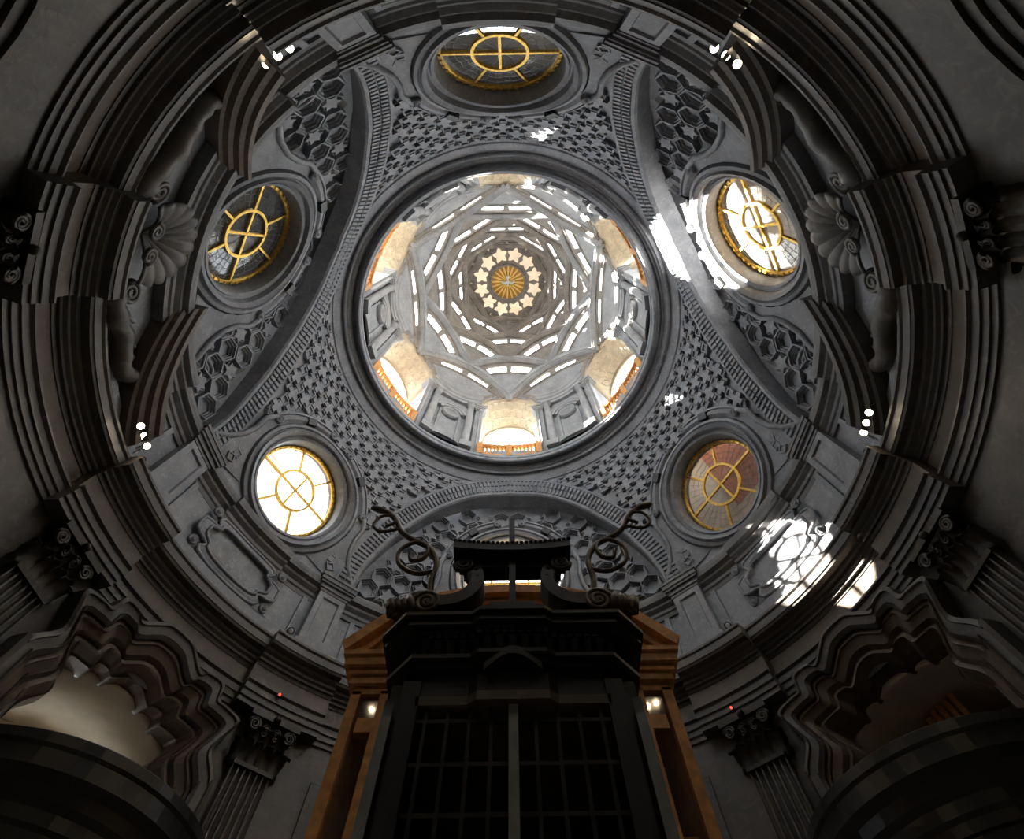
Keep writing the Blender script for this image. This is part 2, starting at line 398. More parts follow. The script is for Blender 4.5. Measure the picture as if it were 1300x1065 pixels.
# arches with fluted bands
def arch_pt(q, c, s, dr):
    az = c + s * q[0]; t = min(max((q[1] - 12.0) / 6.6, 0), 1)
    return P(az, Rv(q[1]) - 0.10 - 0.36 * t * t + dr, q[1])
for n, c in enumerate(LUN):
    t = empty('trim_%d' % (3 + n)); tag(t, {90: 'great arch with fluted face above the tabernacle crown', 210: 'great arch with fluted face around the shaded left lunette'.replace(' left', ''), 330: 'great arch with fluted face struck by direct sunlight'}[c], 'arch', kind='structure')
    seq = [(OUT[i], INN[i], -1) for i in range(41)] + [(OUT[i], INN[i], 1) for i in range(39, -1, -1)]
    lerp = lambda a, b, f: a * (1 - f) + b * f
    mb = MB(); loops = []
    for o, i_, s in seq:
        sec = [(0.0, .30), (0.0, 0.0), (.10, 0.0), (.10, .05), (.80, .05), (.80, 0.0), (.93, 0.0), (1.0, .06), (1.04, .62), (0.5, .62)]
        loops.append([arch_pt(lerp(o, i_, f), c, s, d) for f, d in sec])
    mb.loft(loops).obj('arch_band', 'stone', t)
    mb = MB(); N = 100
    cum = [0]
    for a, b in zip(seq[:-1], seq[1:]):
        cum.append(cum[-1] + (Vector(arch_pt(lerp(a[0], a[1], .5), c, a[2], 0)) - Vector(arch_pt(lerp(b[0], b[1], .5), c, b[2], 0))).length)
    def at(sv_):
        for k in range(len(cum) - 1):
            if cum[k] <= sv_ <= cum[k + 1]:
                f = (sv_ - cum[k]) / max(1e-9, cum[k + 1] - cum[k]); a, b = seq[k], seq[k + 1]
                s0 = a[2] if abs(a[0][0]) > 1e-6 else b[2]
                o = np.array([lerp(a[0][0] * a[2], b[0][0] * b[2], f), lerp(a[0][1], b[0][1], f)]); i_ = np.array([lerp(a[1][0] * a[2], b[1][0] * b[2], f), lerp(a[1][1], b[1][1], f)])
                return o, i_
    tot = cum[-1]
    for k in range(N):
        s0 = tot * (0.015 + 0.97 * k / N); s1 = s0 + tot * 0.97 / N * 0.52
        (o0, i0), (o1, i1) = at(s0), at(s1)
        for f0, f1 in ((.14, .42), (.48, .77)):
            q = [lerp(o0, i0, f0), lerp(o1, i1, f0), lerp(o1, i1, f1), lerp(o0, i0, f1)]
            mb.loft([[arch_pt(p_, c, 1, .06) for p_ in q], [arch_pt(p_, c, 1, -.03) for p_ in q]], True, False, True)
    f_ = mb.obj('fluting', 'stone', t); f_['kind'] = 'stuff'

# ------------------------------------------------------------------ attic piers under the arches
for az in (10, 50, 130, 170, 250, 290):
    lab = {10: 'marble pier with sunken panel below the sunlit arch, next to the attic cartouche', 50: 'marble pier with sunken panel between the tabernacle arch and the brick-backed oculus', 130: 'marble pier with sunken panel between the tabernacle arch and the white oculus', 170: 'marble pier with sunken panel below the white oculus and the shaded lunette',
           250: 'short-looking marble pier beside the rear oculus, under the shaded arch', 290: 'short-looking marble pier beside the rear oculus, under the sunlit arch'}[az]
    pr = empty('attic_pier', frame(az, 8.8, 9.5, 0)); tag(pr, lab, 'pier', 'attic piers under the arches')
    MB().box(-.52, .52, 0.0, .42, -.3, .34).obj('pier_plinth', 'stone', pr)
    b = MB(); b.box(-.45, .45, .42, 2.12, -.3, .26); b.obj('pier_shaft', 'stone', pr)
    MB().loft([[(-.45, .42, .26), (.45, .42, .26), (.45, 2.12, .26), (-.45, 2.12, .26)], [(-.45, .42, .33), (.45, .42, .33), (.45, 2.12, .33), (-.45, 2.12, .33)], [(-.28, .6, .33), (.28, .6, .33), (.28, 1.94, .33), (-.28, 1.94, .33)], [(-.25, .63, .27), (.25, .63, .27), (.25, 1.91, .27), (-.25, 1.91, .27)]], True, False, True).obj('sunken_panel', 'stone', pr)
    b = MB()
    for y0, y1, ex in ((2.10, 2.2, .03), (2.2, 2.34, .07), (2.34, 2.42, .13), (2.42, 2.56, .17), (2.56, 2.66, .2)):
        b.box(-.45 - ex, .45 + ex, y0, y1, -.3, .32 + ex)
    b.obj('pier_cap', 'stone_mid', pr)

# ------------------------------------------------------------------ cartouches on the attic wall
def lobed(su, sv_, n=48, k=0.16):
    out = []
    for i in range(n):
        a = 2 * pi * i / n; x, y = cos(a), sin(a)
        q = (abs(x) ** 3.4 + abs(y) ** 3.4) ** (-1 / 3.4)
        w = 1 - k * math.exp(-((abs(abs(x) - .82)) / .10) ** 2) * (1 if abs(y) > .3 else 0)
        out.append((x * q * su * w, y * q * sv_ * w))
    return out
for c in (150, 30):
    ct = empty('cartouche', frame(c, 8.80, 10.68, 0)); tag(ct, 'lobed marble cartouche under the ' + ('bright white oculus' if c == 150 else 'brick-backed oculus') + ' on the attic wall', 'cartouche', 'attic cartouches')
    bend = lambda x, y, z: (x, y, z - (8.8 - math.sqrt(max(0, 8.8 ** 2 - x * x))) * -1)
    def lay(su, sv_, z, k=.16): return [bend(x, y, z) for x, y in lobed(su, sv_, k=k)]
    MB().loft([lay(1.5, .70, -.1, .3), lay(1.5, .70, .16, .3), lay(1.38, .60, .19, .25), lay(1.2, .50, .19), lay(1.16, .47, .10), lay(1.10, .43, .10)], True, False, True).obj('cartouche_plate', 'stone', ct)
    MB().tube([bend(x, y, .2) for x, y in lobed(1.2, .50)], .05, 6, True).obj('inner_moulding', 'stone', ct, smooth=True)
    MB().tube([bend(x, y, .16) for x, y in lobed(1.5, .70, k=.3)], .05, 6, True).obj('outer_moulding', 'stone', ct, smooth=True)
    for sx in (-1, 1):
        for sy in (-1, 1):
            x, y = sx * 1.34, sy * .58
            MB().lathe([(.01, .10), (.05, .1), (.07, .04), (.1, .04), (.13, .08), (.14, 0), (.01, 0)], 12).obj('rosette', 'stone', ct, True, Matrix.Translation(bend(x, y, .17)))

# ------------------------------------------------------------------ oculus windows
def ring_prof(prof, n=64, a0=0, a1=360): return MB().lathe(prof, n, a0, a1)
def bent(mb, r):
    mb.V = [(x, y, z + x * x / 16.8 * min(1, max(0, (math.hypot(x, y) - r - .15) / .3))) for x, y, z in mb.V]; return mb
def make_window(idx, az, W, label, hood=True):
    w = empty('window_%d' % idx, frame(az, W['R'], W['H'], W['tilt'])); tag(w, label, 'window', kind='structure')
    r = W['r']
    fp = [(r + .0, -.22), (r + .0, -.05), (r + .06, -.05), (r + .10, .40), (r + .12, .48), (r + .20, .50), (r + .22, .44), (r + .28, .44), (r + .31, .58), (r + .42, .60), (r + .46, .48), (r + .50, .46), (r + .53, .54), (r + .62, .52), (r + .68, .36), (r + .70, .22), (r + .70, -.22)]
    bent(ring_prof(fp), r).obj('frame_moulding', 'stone', w)
    g = ring_prof([(r - .05, -.02), (r - .05, .05), (r - .02, .08), (r + .03, .08), (r + .06, .04), (r + .06, -.02)]).obj('outer_ring', 'gold', w)
    b = MB()
    for k in range(44):
        a = 2 * pi * k / 44; b.add(*box_at(Vector((r * cos(a), r * sin(a), .09)), .045, .035, .02, a))
    q = b.obj('gilt_bead', 'gold', g); q['kind'] = 'stuff'
    ri = r * .46
    ring_prof([(ri - .04, -.02), (ri - .04, .06), (ri + .04, .06), (ri + .04, -.02)], 40).obj('inner_ring', 'gold', w)
    MB().box(-r, r, -.035, .035, -.02, .05).obj('long_bar', 'gold', w)
    MB().box(-.035, .035, -ri, ri, -.02, .05).obj('cross_bar', 'gold', w)
    sp = MB().box(ri, r, -.033, .033, -.02, .05).mesh('spoke', 'gold')
    for a in (60, 120, 240, 300): inst('spoke', sp, w, Matrix.Rotation(rad(a), 4, 'Z'))
    # panes: six outer, four inner
    def sector(r0, r1, a0, a1, z=-.03):
        n = 10; V = [(r0 * cos(rad(a0 + (a1 - a0) * k / n)), r0 * sin(rad(a0 + (a1 - a0) * k / n)), z) for k in range(n + 1)] + [(r1 * cos(rad(a0 + (a1 - a0) * k / n)), r1 * sin(rad(a0 + (a1 - a0) * k / n)), z) for k in range(n + 1)]
        return V, [(k, n + 1 + k, n + 2 + k, k + 1) for k in range(n)]
    for a in range(6): mk('pane', *sector(ri, r, 60 * a, 60 * a + 60), 'pane', w)
    for a in range(4): mk('pane', *sector(0.01, ri, 90 * a, 90 * a + 90), 'pane', w)
    b = MB()
    for rr_ in (.60, .73, .86):
        n = 60; pts = [((r * rr_ + .035 * r * abs(sin(k * pi / 4 * 1.0))) * cos(2 * pi * k / n), (r * rr_ + .035 * r * abs(sin(k * pi / 4))) * sin(2 * pi * k / n), -.02) for k in range(n)]
        b.tube(pts, .008, 4, True)
    for k in range(36):
        a = 2 * pi * k / 36 + .04; b.tube([(ri * cos(a), ri * sin(a), -.02), (r * cos(a), r * sin(a), -.02)], .007, 4)
    for k in range(12):
        a = 2 * pi * k / 12 + .13; b.tube([(.05 * cos(a), .05 * sin(a), -.02), (ri * .6 * cos(a + .2), ri * .6 * sin(a + .2), -.02), (ri * cos(a), ri * sin(a), -.02)], .007, 4)
    q = b.obj('leading', 'lead', w); q['kind'] = 'stuff'
    # eared hood with little scrolls
    ro = r + .70
    for a0, a1 in ((18, 78), (102, 162)):
        bent(ring_prof([(ro - .02, .0), (ro - .02, .40), (ro + .10, .50), (ro + .20, .50), (ro + .23, .40), (ro + .28, .40), (ro + .30, .46), (ro + .38, .42), (ro + .38, -.1)], 14, a0, a1), r).obj('hood_moulding', 'stone', w)
        for a in (a0, a1):
            x, y = (ro + .17) * cos(rad(a)), (ro + .17) * sin(rad(a))
            MB().lathe([(.01, .16), (.04, .16), (.06, .1), (.1, .1), (.13, .14), (.16, .1), (.16, -.1), (.01, -.1)], 14).obj('scroll', 'stone', w, True, Matrix.Translation((x, y, .42 + x * x / 16.8)))
    for s in (-1, 1):
        x, y = s * (ro + .12) * cos(rad(52)), (ro + .12) * sin(rad(52))
        MB().box(-.17, .17, -.13, .13, -.2, .16).obj('vent_opening', 'iron', w, False, Matrix.Translation((x, y, .42 + x * x / 16.8)) @ Matrix.Rotation(s * rad(-38), 4, 'Z'))  # solid black blocks, the shade inside the holes put into their colour
    # flaring shoulders that sweep down to the springing cornice
    for s in (-1, 1):
        inner = [(s * ro * 1.0 * cos(rad(a)), ro * sin(rad(a))) for a in rng(20, -46, 11)]
        outer = [(s * x, y) for x, y in ((ro * cos(rad(20)) + .30, ro * sin(rad(20))), (ro + .34, .35), (ro + .30, -.15), (ro + .38, -.6), (ro + .62, -1.1), (ro + 1.0, -1.5), (ro + 1.15, -1.95))]
        n = len(inner); V = [(x, y, z + x * x / 16.8) for z in (-.15, .44) for x, y in inner + outer]
        F = []
        for k in range(n - 1):
            F += [(2 * n + k, 2 * n + k + 1, 3 * n + k + 1, 3 * n + k), (n + k, n + k + 1, 3 * n + k + 1, 3 * n + k)]
        F += [(0, n, 3 * n, 2 * n), (n - 1, 2 * n - 1, 4 * n - 1, 3 * n - 1)]
        mk('shoulder', V, F, 'stone', w)
        MB().tube([(x, y, .45 + x * x / 16.8) for x, y in outer], .09, 6).obj('shoulder_moulding', 'stone', w, True)
    return w
def box_at(c, sx, sy, sz, ang):
    V = []
    for z in (-sz, sz):
        for y in (-sy, sy):
            for x in (-sx, sx):
                V.append((c[0] + x * cos(ang + pi / 2) - y * sin(ang + pi / 2), c[1] + x * sin(ang + pi / 2) + y * cos(ang + pi / 2), c[2] + z))
    return V, [(0, 2, 3, 1), (4, 5, 7, 6), (0, 1, 5, 4), (2, 6, 7, 3), (0, 4, 6, 2), (1, 3, 7, 5)]
WL = {270: 'dark leaded oculus with gilded spokes opposite the tabernacle', 150: 'bright white oculus with gilded spokes above an attic cartouche', 30: 'gilded oculus with brick and plaster seen through its panes', 210: 'dark leaded oculus with gilded spokes in the shaded lunette', 330: 'oculus with gilded spokes lit by direct sun', 90: 'white oculus half hidden by the tabernacle crown'}
for i, az in enumerate((270, 150, 30)): make_window(i + 1, az, PW, WL[az])
for i, az in enumerate((210, 330, 90)): make_window(i + 4, az, LW, WL[az])
# long loop scrolls at the feet of the side lunettes
def loop_scroll(c, s):
    pts = []
    base = [(0, -.75), (.28, -.62), (.34, 0), (.28, .62), (0, .75), (-.26, .6), (-.30, 0), (-.22, -.5), (0, -.56), (.16, -.45), (.2, 0), (.14, .45), (0, .52), (-.13, .42), (-.15, 0), (-.08, -.34), (.04, -.34), (.08, 0), (.05, .3)]
    for q in crom(base, 90): pts.append((q[0], q[1], .08))
    H = 12.95; az = c + s * 24.5
    mw = frame(az, Rv(H) + LOFF - .02, H, Rtilt(H)) @ Matrix.Rotation(s * rad(64), 4, 'Z')
    o = MB().tube(pts, .055, 6).obj('loop_scroll', 'stone', bpy.data.objects['wall_lunette_' + SIDE[c]], True, mw)
for c in (210, 330):
    for s in (-1, 1): loop_scroll(c, s)

# ------------------------------------------------------------------ broken pediments, shells and horns in the side lunettes
def pt_lun(c, rel, r, H): return P(c + rel, r, H)
for c in (210, 330):
    nm = 'shaded' if c == 210 else 'sunlit'
    for s in (-1, 1):
        side = ('next to the rear oculus' if (c == 210) == (s == 1) else 'next to the attic pier')
        b = MB(); loops = []
        sec = [(0.02, 8.85), (0.02, 8.44), (.10, 8.40), (.16, 8.30), (.30, 8.26), (.36, 8.16), (.50, 8.12), (.56, 8.04), (.70, 8.02), (.74, 8.10), (.76, 8.85)]
        for k in range(13):
            f = k / 12; rel = s * (31 - 18.5 * f); H = 9.45 + 2.15 * f - .25 * sin(pi * f)
            loops.append([pt_lun(c, rel, rr_, H + dh * (1.0)) for dh, rr_ in sec])
        b.loft(loops)
        o = b.obj('raking_cornice', 'stone_brown' if c == 210 else 'stone_dark'); tag(o, 'raking marble half pediment of the %s lunette, %s' % (nm, side), 'pediment', 'broken pediment halves')  # brown on the shaded lunette puts warm lamp glow into the colour
        # horn-shaped scroll body lying on the cornice
        hn = empty('scroll_horn', frame(c + s * 14.5, 8.72, 9.72, 0)); tag(hn, 'twisted stone horn beside the shell of the %s lunette, %s' % (nm, side), 'sculpture', 'stone horns beside the shells')
        d = -s  # local X points to decreasing azimuth
        pts = crom([(d * -1.05, .30, .10), (d * -.95, .02, .22), (d * -.55, .02, .26), (d * 0, .22, .26), (d * .55, .20, .24), (d * .95, .38, .2), (d * 1.1, .68, .16)], 26)
        rr2 = [(.30 + .03 * sin(k * 1.6)) * (1 - .45 * (k / 26)) for k in range(27)]
        MB().tube(pts, rr2, 10).obj('horn_body', 'stone_dark', hn, True)
        sp = []
        for k in range(40):
            a = k / 39 * 4.2 * pi; q = .26 * (1 - k / 46)
            sp.append((d * (-1.0) + d * -q * cos(a), .30 + q * sin(a), .40))
        MB().tube(sp, .05, 6).obj('horn_volute', 'stone_dark', hn, True)
        b = MB()
        for k in range(4):
            b.tube([(d * (-.35 + .3 * k), .55, .02), (d * (-.25 + .3 * k), .75, .06), (d * (-.12 + .3 * k), .92, .02)], .055, 6)
        b.obj('carved_flutes', 'stone', hn, True)
    sh = empty('shell', frame(c, 8.80, 10.05, 0)); tag(sh, 'fluted scallop shell at the middle of the %s lunette' % nm, 'sculpture', 'scallop shells')
    V = []; F = []; na, nr = 66, 9
    for j in range(nr + 1):
        f = j / nr
        for i in range(na + 1):
            a = rad(-30 + 240 * i / na); ripple = .065 * f * abs(cos(i * pi / 6)); R0 = 0.98 * f * (1 + .05 * f * abs(cos(i * pi / 6)))
            V.append((R0 * cos(a) * .95, .42 + R0 * sin(a), .06 + .46 * sin(f * 1.7) + ripple))
    for j in range(nr):
        for i in range(na):
            k = j * (na + 1) + i; F.append((k, k + 1, k + na + 2, k + na + 1))
    so = mk('shell_fan', V, F, 'stone_dark', sh, True)
    sm = so.modifiers.new('thick', 'SOLIDIFY'); sm.thickness = .05
    for s in (-1, 1):
        sp = [(s * (.28 + .2 * (1 - k / 34) * cos(k / 30 * 4 * pi)), .18 + .2 * (1 - k / 34) * sin(k / 30 * 4 * pi), .52) for k in range(31)]
        MB().tube(sp, .05, 6).obj('hinge_scroll', 'stone_dark', sh, True)
    MB().box(-.7, .7, -.45, .2, -.2, .22).obj('shell_block', 'stone_dark', sh)

# ------------------------------------------------------------------ ring under the drum
t6 = empty('trim_6'); tag(t6, 'moulded marble ring carrying the drum', 'cornice', kind='structure')
def full_ring(prof, mat, name, parent, step=3): 
    mb = MB(); arc_sweep(mb, prof, [(a, 0) for a in rng(0, 360 - step, step)], True); return mb.obj(name, mat, parent)
full_ring([(7.6, 18.45), (7.2, 18.50), (6.98, 18.50), (6.94, 18.56), (6.88, 18.58), (6.63, 19.02), (6.60, 19.4), (7.6, 19.5)], 'stone', 'ring_fascia', t6)
full_ring([(6.66, 18.98), (6.60, 18.92), (6.54, 18.92), (6.50, 19.0), (6.44, 19.02), (6.42, 19.14), (6.36, 19.16), (6.34, 19.32), (6.22, 19.34), (6.20, 19.48), (6.66, 19.5)], 'stone', 'ring_mouldings', t6)
full_ring([(6.5, 19.36), (6.24, 19.30), (6.14, 19.12), (6.04, 19.10), (6.0, 19.14), (6.0, 19.28), (5.96, 19.32), (5.96, 19.44), (6.02, 19.5), (6.02, 19.62), (6.10, 19.7), (6.5, 19.74)], 'stone', 'ring_lip', t6)

# ------------------------------------------------------------------ drum
WLD = ['brick-backed oculus', 'tabernacle arch', 'white oculus', 'shaded lunette', 'rear oculus', 'sunlit lunette']
wd = empty('wall_drum'); tag(wd, 'pale marble drum with six tall windows and six niches', 'wall', kind='structure')
for k in range(6):
    c = 60 * k
    wall_arc('drum_wall', c - 15.6, c + 15.6, 6.30, 7.5, 19.5, 26.3, 'stone_dome', wd)
    # niche with a round recess and broken pediment between two columns
    nb = empty('niche', frame(c, 6.30, 19.75, 0)); 
    tag(nb, 'round hooded niche between the drum windows above the %s and the %s' % (WLD[k - 1], WLD[k]), 'niche', 'drum niches')
    MB().loft([[(-.62, 0, -.1), (.62, 0, -.1), (.62, 4.1, -.1), (-.62, 4.1, -.1)], [(-.62, 0, .12), (.62, 0, .12), (.62, 4.1, .12), (-.62, 4.1, .12)], [(-.5, .1, .12), (.5, .1, .12), (.5, 3.9, .12), (-.5, 3.9, .12)], [(-.48, .12, .04), (.48, .12, .04), (.48, 3.9, .04), (-.48, 3.9, .04)]], True, False, True).obj('niche_panel', 'stone_dome', nb)
    MB().lathe([(.48, .05), (.48, .2), (.40, .22), (.34, .12), (.22, .02), (.01, .0), (.01, -.05), (.48, -.05)], 24).obj('niche_bowl', 'stone_dome', nb, True, Matrix.Translation((0, 3.3, .05)))
    for rr_, y, wd_ in ((.62, 3.45, .13), (.82, 3.5, .16), (1.02, 3.5, .12)):
        arc = [(rr_ * cos(rad(a)), y + rr_ * .8 * sin(rad(a)), .15 + rr_ * .14) for a in rng(8, 172, 12)]
        b = MB(); loops = []
        for j, q in enumerate(arc):
            a = rad(rng(8, 172, 12)[j]); dx, dy = cos(a), sin(a)
            loops.append([(q[0] - dx * wd_ * .5, q[1] - dy * wd_ * .5, -.1), (q[0] - dx * wd_ * .5, q[1] - dy * wd_ * .5, q[2]), (q[0] + dx * wd_ * .5, q[1] + dy * wd_ * .5, q[2] + .03), (q[0] + dx * wd_ * .5, q[1] + dy * wd_ * .5, -.1)])
        b.loft(loops).obj('niche_hood', 'stone_dome', nb)
    MB().loft([[(r0 * cos(rad(a)), .0 + .42 * r0 * sin(rad(a)), z) for a in range(0, 181, 15)] for r0, z in ((.95, -.05), (.95, .3), (.8, .34), (.8, .2))], True, False, True).obj('sill_arch', 'stone_dome', nb)
    for s in (-1, 1):
        cm = empty('drum_column', frame(c + s * 9.6, 6.12, 19.68, 0)); 
        tag(cm, 'slender column flanking a niche, beside the drum window above the %s, facing the %s' % ((WLD[k], WLD[k - 1]) if s > 0 else (WLD[k - 1], WLD[k])), 'column', 'drum columns')
        def yl(prof, n=14): 
            mbx = MB(); mbx.lathe(prof, n); mbx.V = [(x, z, -y) for x, y, z in mbx.V]; return mbx
        yl([(.01, .45), (.25, .45), (.24, .7), (.205, .75), (.2, 2.5), (.18, 5.0), (.01, 5.0)]).obj('shaft', 'stone_dome', cm, True)
        MB().box(-.3, .3, 0, .48, -.3, .3).obj('column_base', 'stone_dome', cm)
        b = MB(); yl_ = yl([(.01, 4.95), (.18, 4.95), (.2, 5.05), (.24, 5.1), (.25, 5.2), (.01, 5.2)]); b.add(yl_.V, yl_.F); b.box(-.27, .27, 5.18, 5.4, -.27, .27); b.obj('column_capital', 'stone_dome', cm)
        # jamb pilaster at the window edge
        jp = empty('jamb_pilaster', frame(c + s * 14.3, 6.28, 19.6, 0)); tag(jp, 'flat jamb pilaster of the drum window above the %s, towards the %s' % ((WLD[k], WLD[k - 1]) if s > 0 else (WLD[k - 1], WLD[k])), 'pilaster', 'drum jamb pilasters')
        MB().box(-.2, .2, 0, 4.9, -.5, .16).obj('shaft', 'stone_dome', jp)
        b = MB()
        for y0, ex in ((4.9, .04), (5.02, .09), (5.14, .14), (5.28, .2)): b.box(-.2 - ex, .2 + ex, y0, y0 + .14, -.5, .16 + ex)
        b.obj('pilaster_cap', 'stone_dome', jp)
    # cornice above the columns
    b = MB(); 
    arc_sweep(b, [(6.6, 25.05), (5.98, 25.05), (5.98, 25.3), (5.92, 25.34), (5.92, 25.6), (5.84, 25.66), (5.80, 25.8), (5.72, 25.88), (5.72, 26.0), (5.85, 26.1), (6.6, 26.15)], [(a, 0.16 * (1 - ((a - c) / 15.0) ** 2)) for a in rng(c - 15, c + 15, 3)])
    b.obj('drum_cornice', 'stone_dome', wd)
# drum windows
def front_arch(c, f):   # f -1..1
    return (c + 15.4 * f, 6.02 - .22 * (1 - f * f), 25.2 + 1.35 * math.sqrt(max(0, 1 - f * f * .98)))
def back_arch(c, f):
    return (c + 12.2 * f, 7.30, 22.7 + 2.6 * math.sqrt(max(0, 1 - f * f)))
hexs_me = stepped(lambda s: hexpts(0.30 * s, 0), [(1, -.05), (1, .03), (.84, .06), (.74, .05), (.66, -.02)]).mesh('hexagon_coffer', 'soffit')
for k in range(6):
    c = 30 + 60 * k
    w = empty('window_%d' % (7 + k), frame(c, 7.3, 19.7, 0)); inv = w.matrix_world.inverted()
    tag(w, 'tall arched drum window with a coffered splay above the ' + WLD[k], 'window', kind='structure')
    def loc(p): return inv @ Vector(p)
    n = 16; fs = [-1 + 2 * i / n for i in range(n + 1)]
    V = []; F = []
    for j in range(7):
        t = j / 6
        for f in fs:
            a, b_ = front_arch(c, f), back_arch(c, f); q = [a[i] * (1 - t) + b_[i] * t for i in range(3)]
            V.append(loc(P(*q)))
    for j in range(6):
        for i in range(n): F.append((j * (n + 1) + i, j * (n + 1) + i + 1, (j + 1) * (n + 1) + i + 1, (j + 1) * (n + 1) + i))
    so = mk('splay_soffit', V, F, 'soffit', w, True)
    sm = so.modifiers.new('thick', 'SOLIDIFY'); sm.thickness = .12; sm.offset = -1
    bpy.context.view_layer.update()
    for j, t in enumerate((.30, .56, .80)):
        for i in range(-3, 4):
            f = (i + (.5 if j % 2 else 0)) * .235
            if abs(f) > .8: continue
            a, b_ = front_arch(c, f), back_arch(c, f); q = [a[m_] * (1 - t) + b_[m_] * t for m_ in range(3)]
            p0 = loc(P(*q)); 
            a2, b2 = front_arch(c, f + .02), back_arch(c, f + .02); p1 = loc(P(*[a2[m_] * (1 - t) + b2[m_] * t for m_ in range(3)]))
            p2 = loc(P(*[a[m_] * (1 - t - .02) + b_[m_] * (t + .02) for m_ in range(3)]))
            X = (p1 - p0).normalized(); Y = (p2 - p0).normalized(); Z = X.cross(Y).normalized(); Y = Z.cross(X)
            ctr = loc(P(c, 6.3, 22))
            if Z.dot(ctr - p0) < 0: Z = -Z; X = -X
            mm = Matrix((X, Y, Z)).transposed().to_4x4(); mm.translation = p0
            inst('hexagon_coffer', hexs_me, w, mm)
    # jamb walls
    for s in (-1, 1):
        b = MB(); 
        q = [P(c + s * 15.4, 6.0, 0), P(c + s * 12.2, 7.3, 0), P(c + s * 14.2, 7.5, 0), P(c + s * 16.2, 6.2, 0)]
        lo = [loc((p_[0], p_[1], 19.5 + ZC)) for p_ in q]; hi = [loc((p_[0], p_[1], (25.3 if i in (0, 3) else 23.2) + ZC)) for i, p_ in enumerate(q)]
        b.loft([lo, hi]).obj('jamb', 'stone_dome', w)
    # archivolt in front
    b = MB(); loops = []
    for f in fs:
        a = front_arch(c, f)
        loops.append([loc(P(a[0], a[1] + .3, a[2] - .02)), loc(P(a[0], a[1] - .08, a[2] - .02)), loc(P(a[0] + f * 1.0, a[1] - .14, a[2] + .2)), loc(P(a[0] + f * 1.2, a[1] - .10, a[2] + .42)), loc(P(a[0] + f * 1.2, a[1] + .45, a[2] + .42))])
    b.loft(loops).obj('archivolt', 'stone_rib', w)
    # spandrel wall above the back arch so that the window has a head
    b = MB(); loops = []
    for f in fs:
        q = back_arch(c, f); loops.append([loc(P(q[0], 7.24, q[2])), loc(P(q[0], 7.40, q[2])), loc(P(q[0], 7.40, q[2] - .2)), loc(P(q[0], 7.24, q[2] - .2))])
    b.loft(loops).obj('head_frame', 'soffit', w)
    # sill and apron
    b = MB(); b.loft([[loc(P(c + a, r0, 19.4)) for a, r0 in ((-13, 6.2), (13, 6.2), (13, 7.5), (-13, 7.5))], [loc(P(c + a, r0, 20.1)) for a, r0 in ((-13, 6.2), (13, 6.2), (13, 7.5), (-13, 7.5))]]).obj('sill', 'stone_dome', w)
    # glazing
    prof = [back_arch(c, f) for f in fs]
    V = [loc(P(q[0], 7.33, q[2])) for q in prof] + [loc(P(q[0], 7.33, 20.0)) for q in prof]
    mk('pane', V, [(i, i + 1, n + 2 + i, n + 1 + i) for i in range(n)], 'pane_clear', w)
    def bar(pts, r0=.045): MB().tube(pts, r0, 5).obj('mullion', 'steel', w)
    bar([loc(P(c, 7.32, 20)), loc(P(c, 7.32, 24.9))])
    for s in (-1, 1):
        bar([loc(P(c + s * 5.5, 7.32, 20)), loc(P(c + s * 5.5, 7.32, 22.7))])
        bar([loc(P(c, 7.32, 22.7)), loc(P(c + s * 8.6, 7.32, 24.3))])
    bar([loc(P(c - 12, 7.32, 22.7)), loc(P(c + 12, 7.32, 22.7))])
    bar([loc(P(c + 7 * cos(rad(a)), 7.32, 22.7 + 1.2 * sin(rad(a)))) for a in rng(0, 180, 15)], .035)
    # balustrade
    bl = empty('balustrade', frame(c, 6.16, 19.66, 0)); ib = bl.matrix_world.inverted()
    bl.matrix_world = frame(c, 6.16, 19.66, 0); bpy.context.view_layer.update(); ib = bl.matrix_world.inverted()
    tag(bl, 'honey wood balustrade at the foot of the drum window above the ' + WLD[k], 'balustrade', 'drum balustrades')
    for h0, h1, e_ in ((19.66, 19.8, .09), (20.52, 20.7, .10)):
        b = MB(); loops = []
        for a in rng(c - 13.6, c + 13.6, 3.4): loops.append([ib @ Vector(P(a, r0, h)) for r0, h in ((6.14 - e_, h0), (6.14 - e_, h1), (6.14 + e_, h1), (6.14 + e_, h0))])
        b.loft(loops).obj('rail', 'wood_rail', bl)
    bm_ = MB().lathe([(.035, 0), (.06, .06), (.035, .14), (.075, .34), (.04, .58), (.06, .66), (.035, .74)], 8).mesh('baluster', 'wood_rail', True)
    for a in rng(-11.7, 11.7, 1.7):
        if abs(a) < .8: continue
        inst('baluster', bm_, bl, Matrix.Translation(ib @ Vector(P(c + a, 6.14, 19.79))) @ Matrix.Rotation(-pi / 2, 4, 'X'))
    for a in (-13.2, 0, 13.2):
        p_ = ib @ Vector(P(c + a, 6.14, 19.66)); MB().box(-.13, .13, 0, 1.06, -.12, .12).obj('newel', 'wood_rail', bl, False, Matrix.Translation(p_))

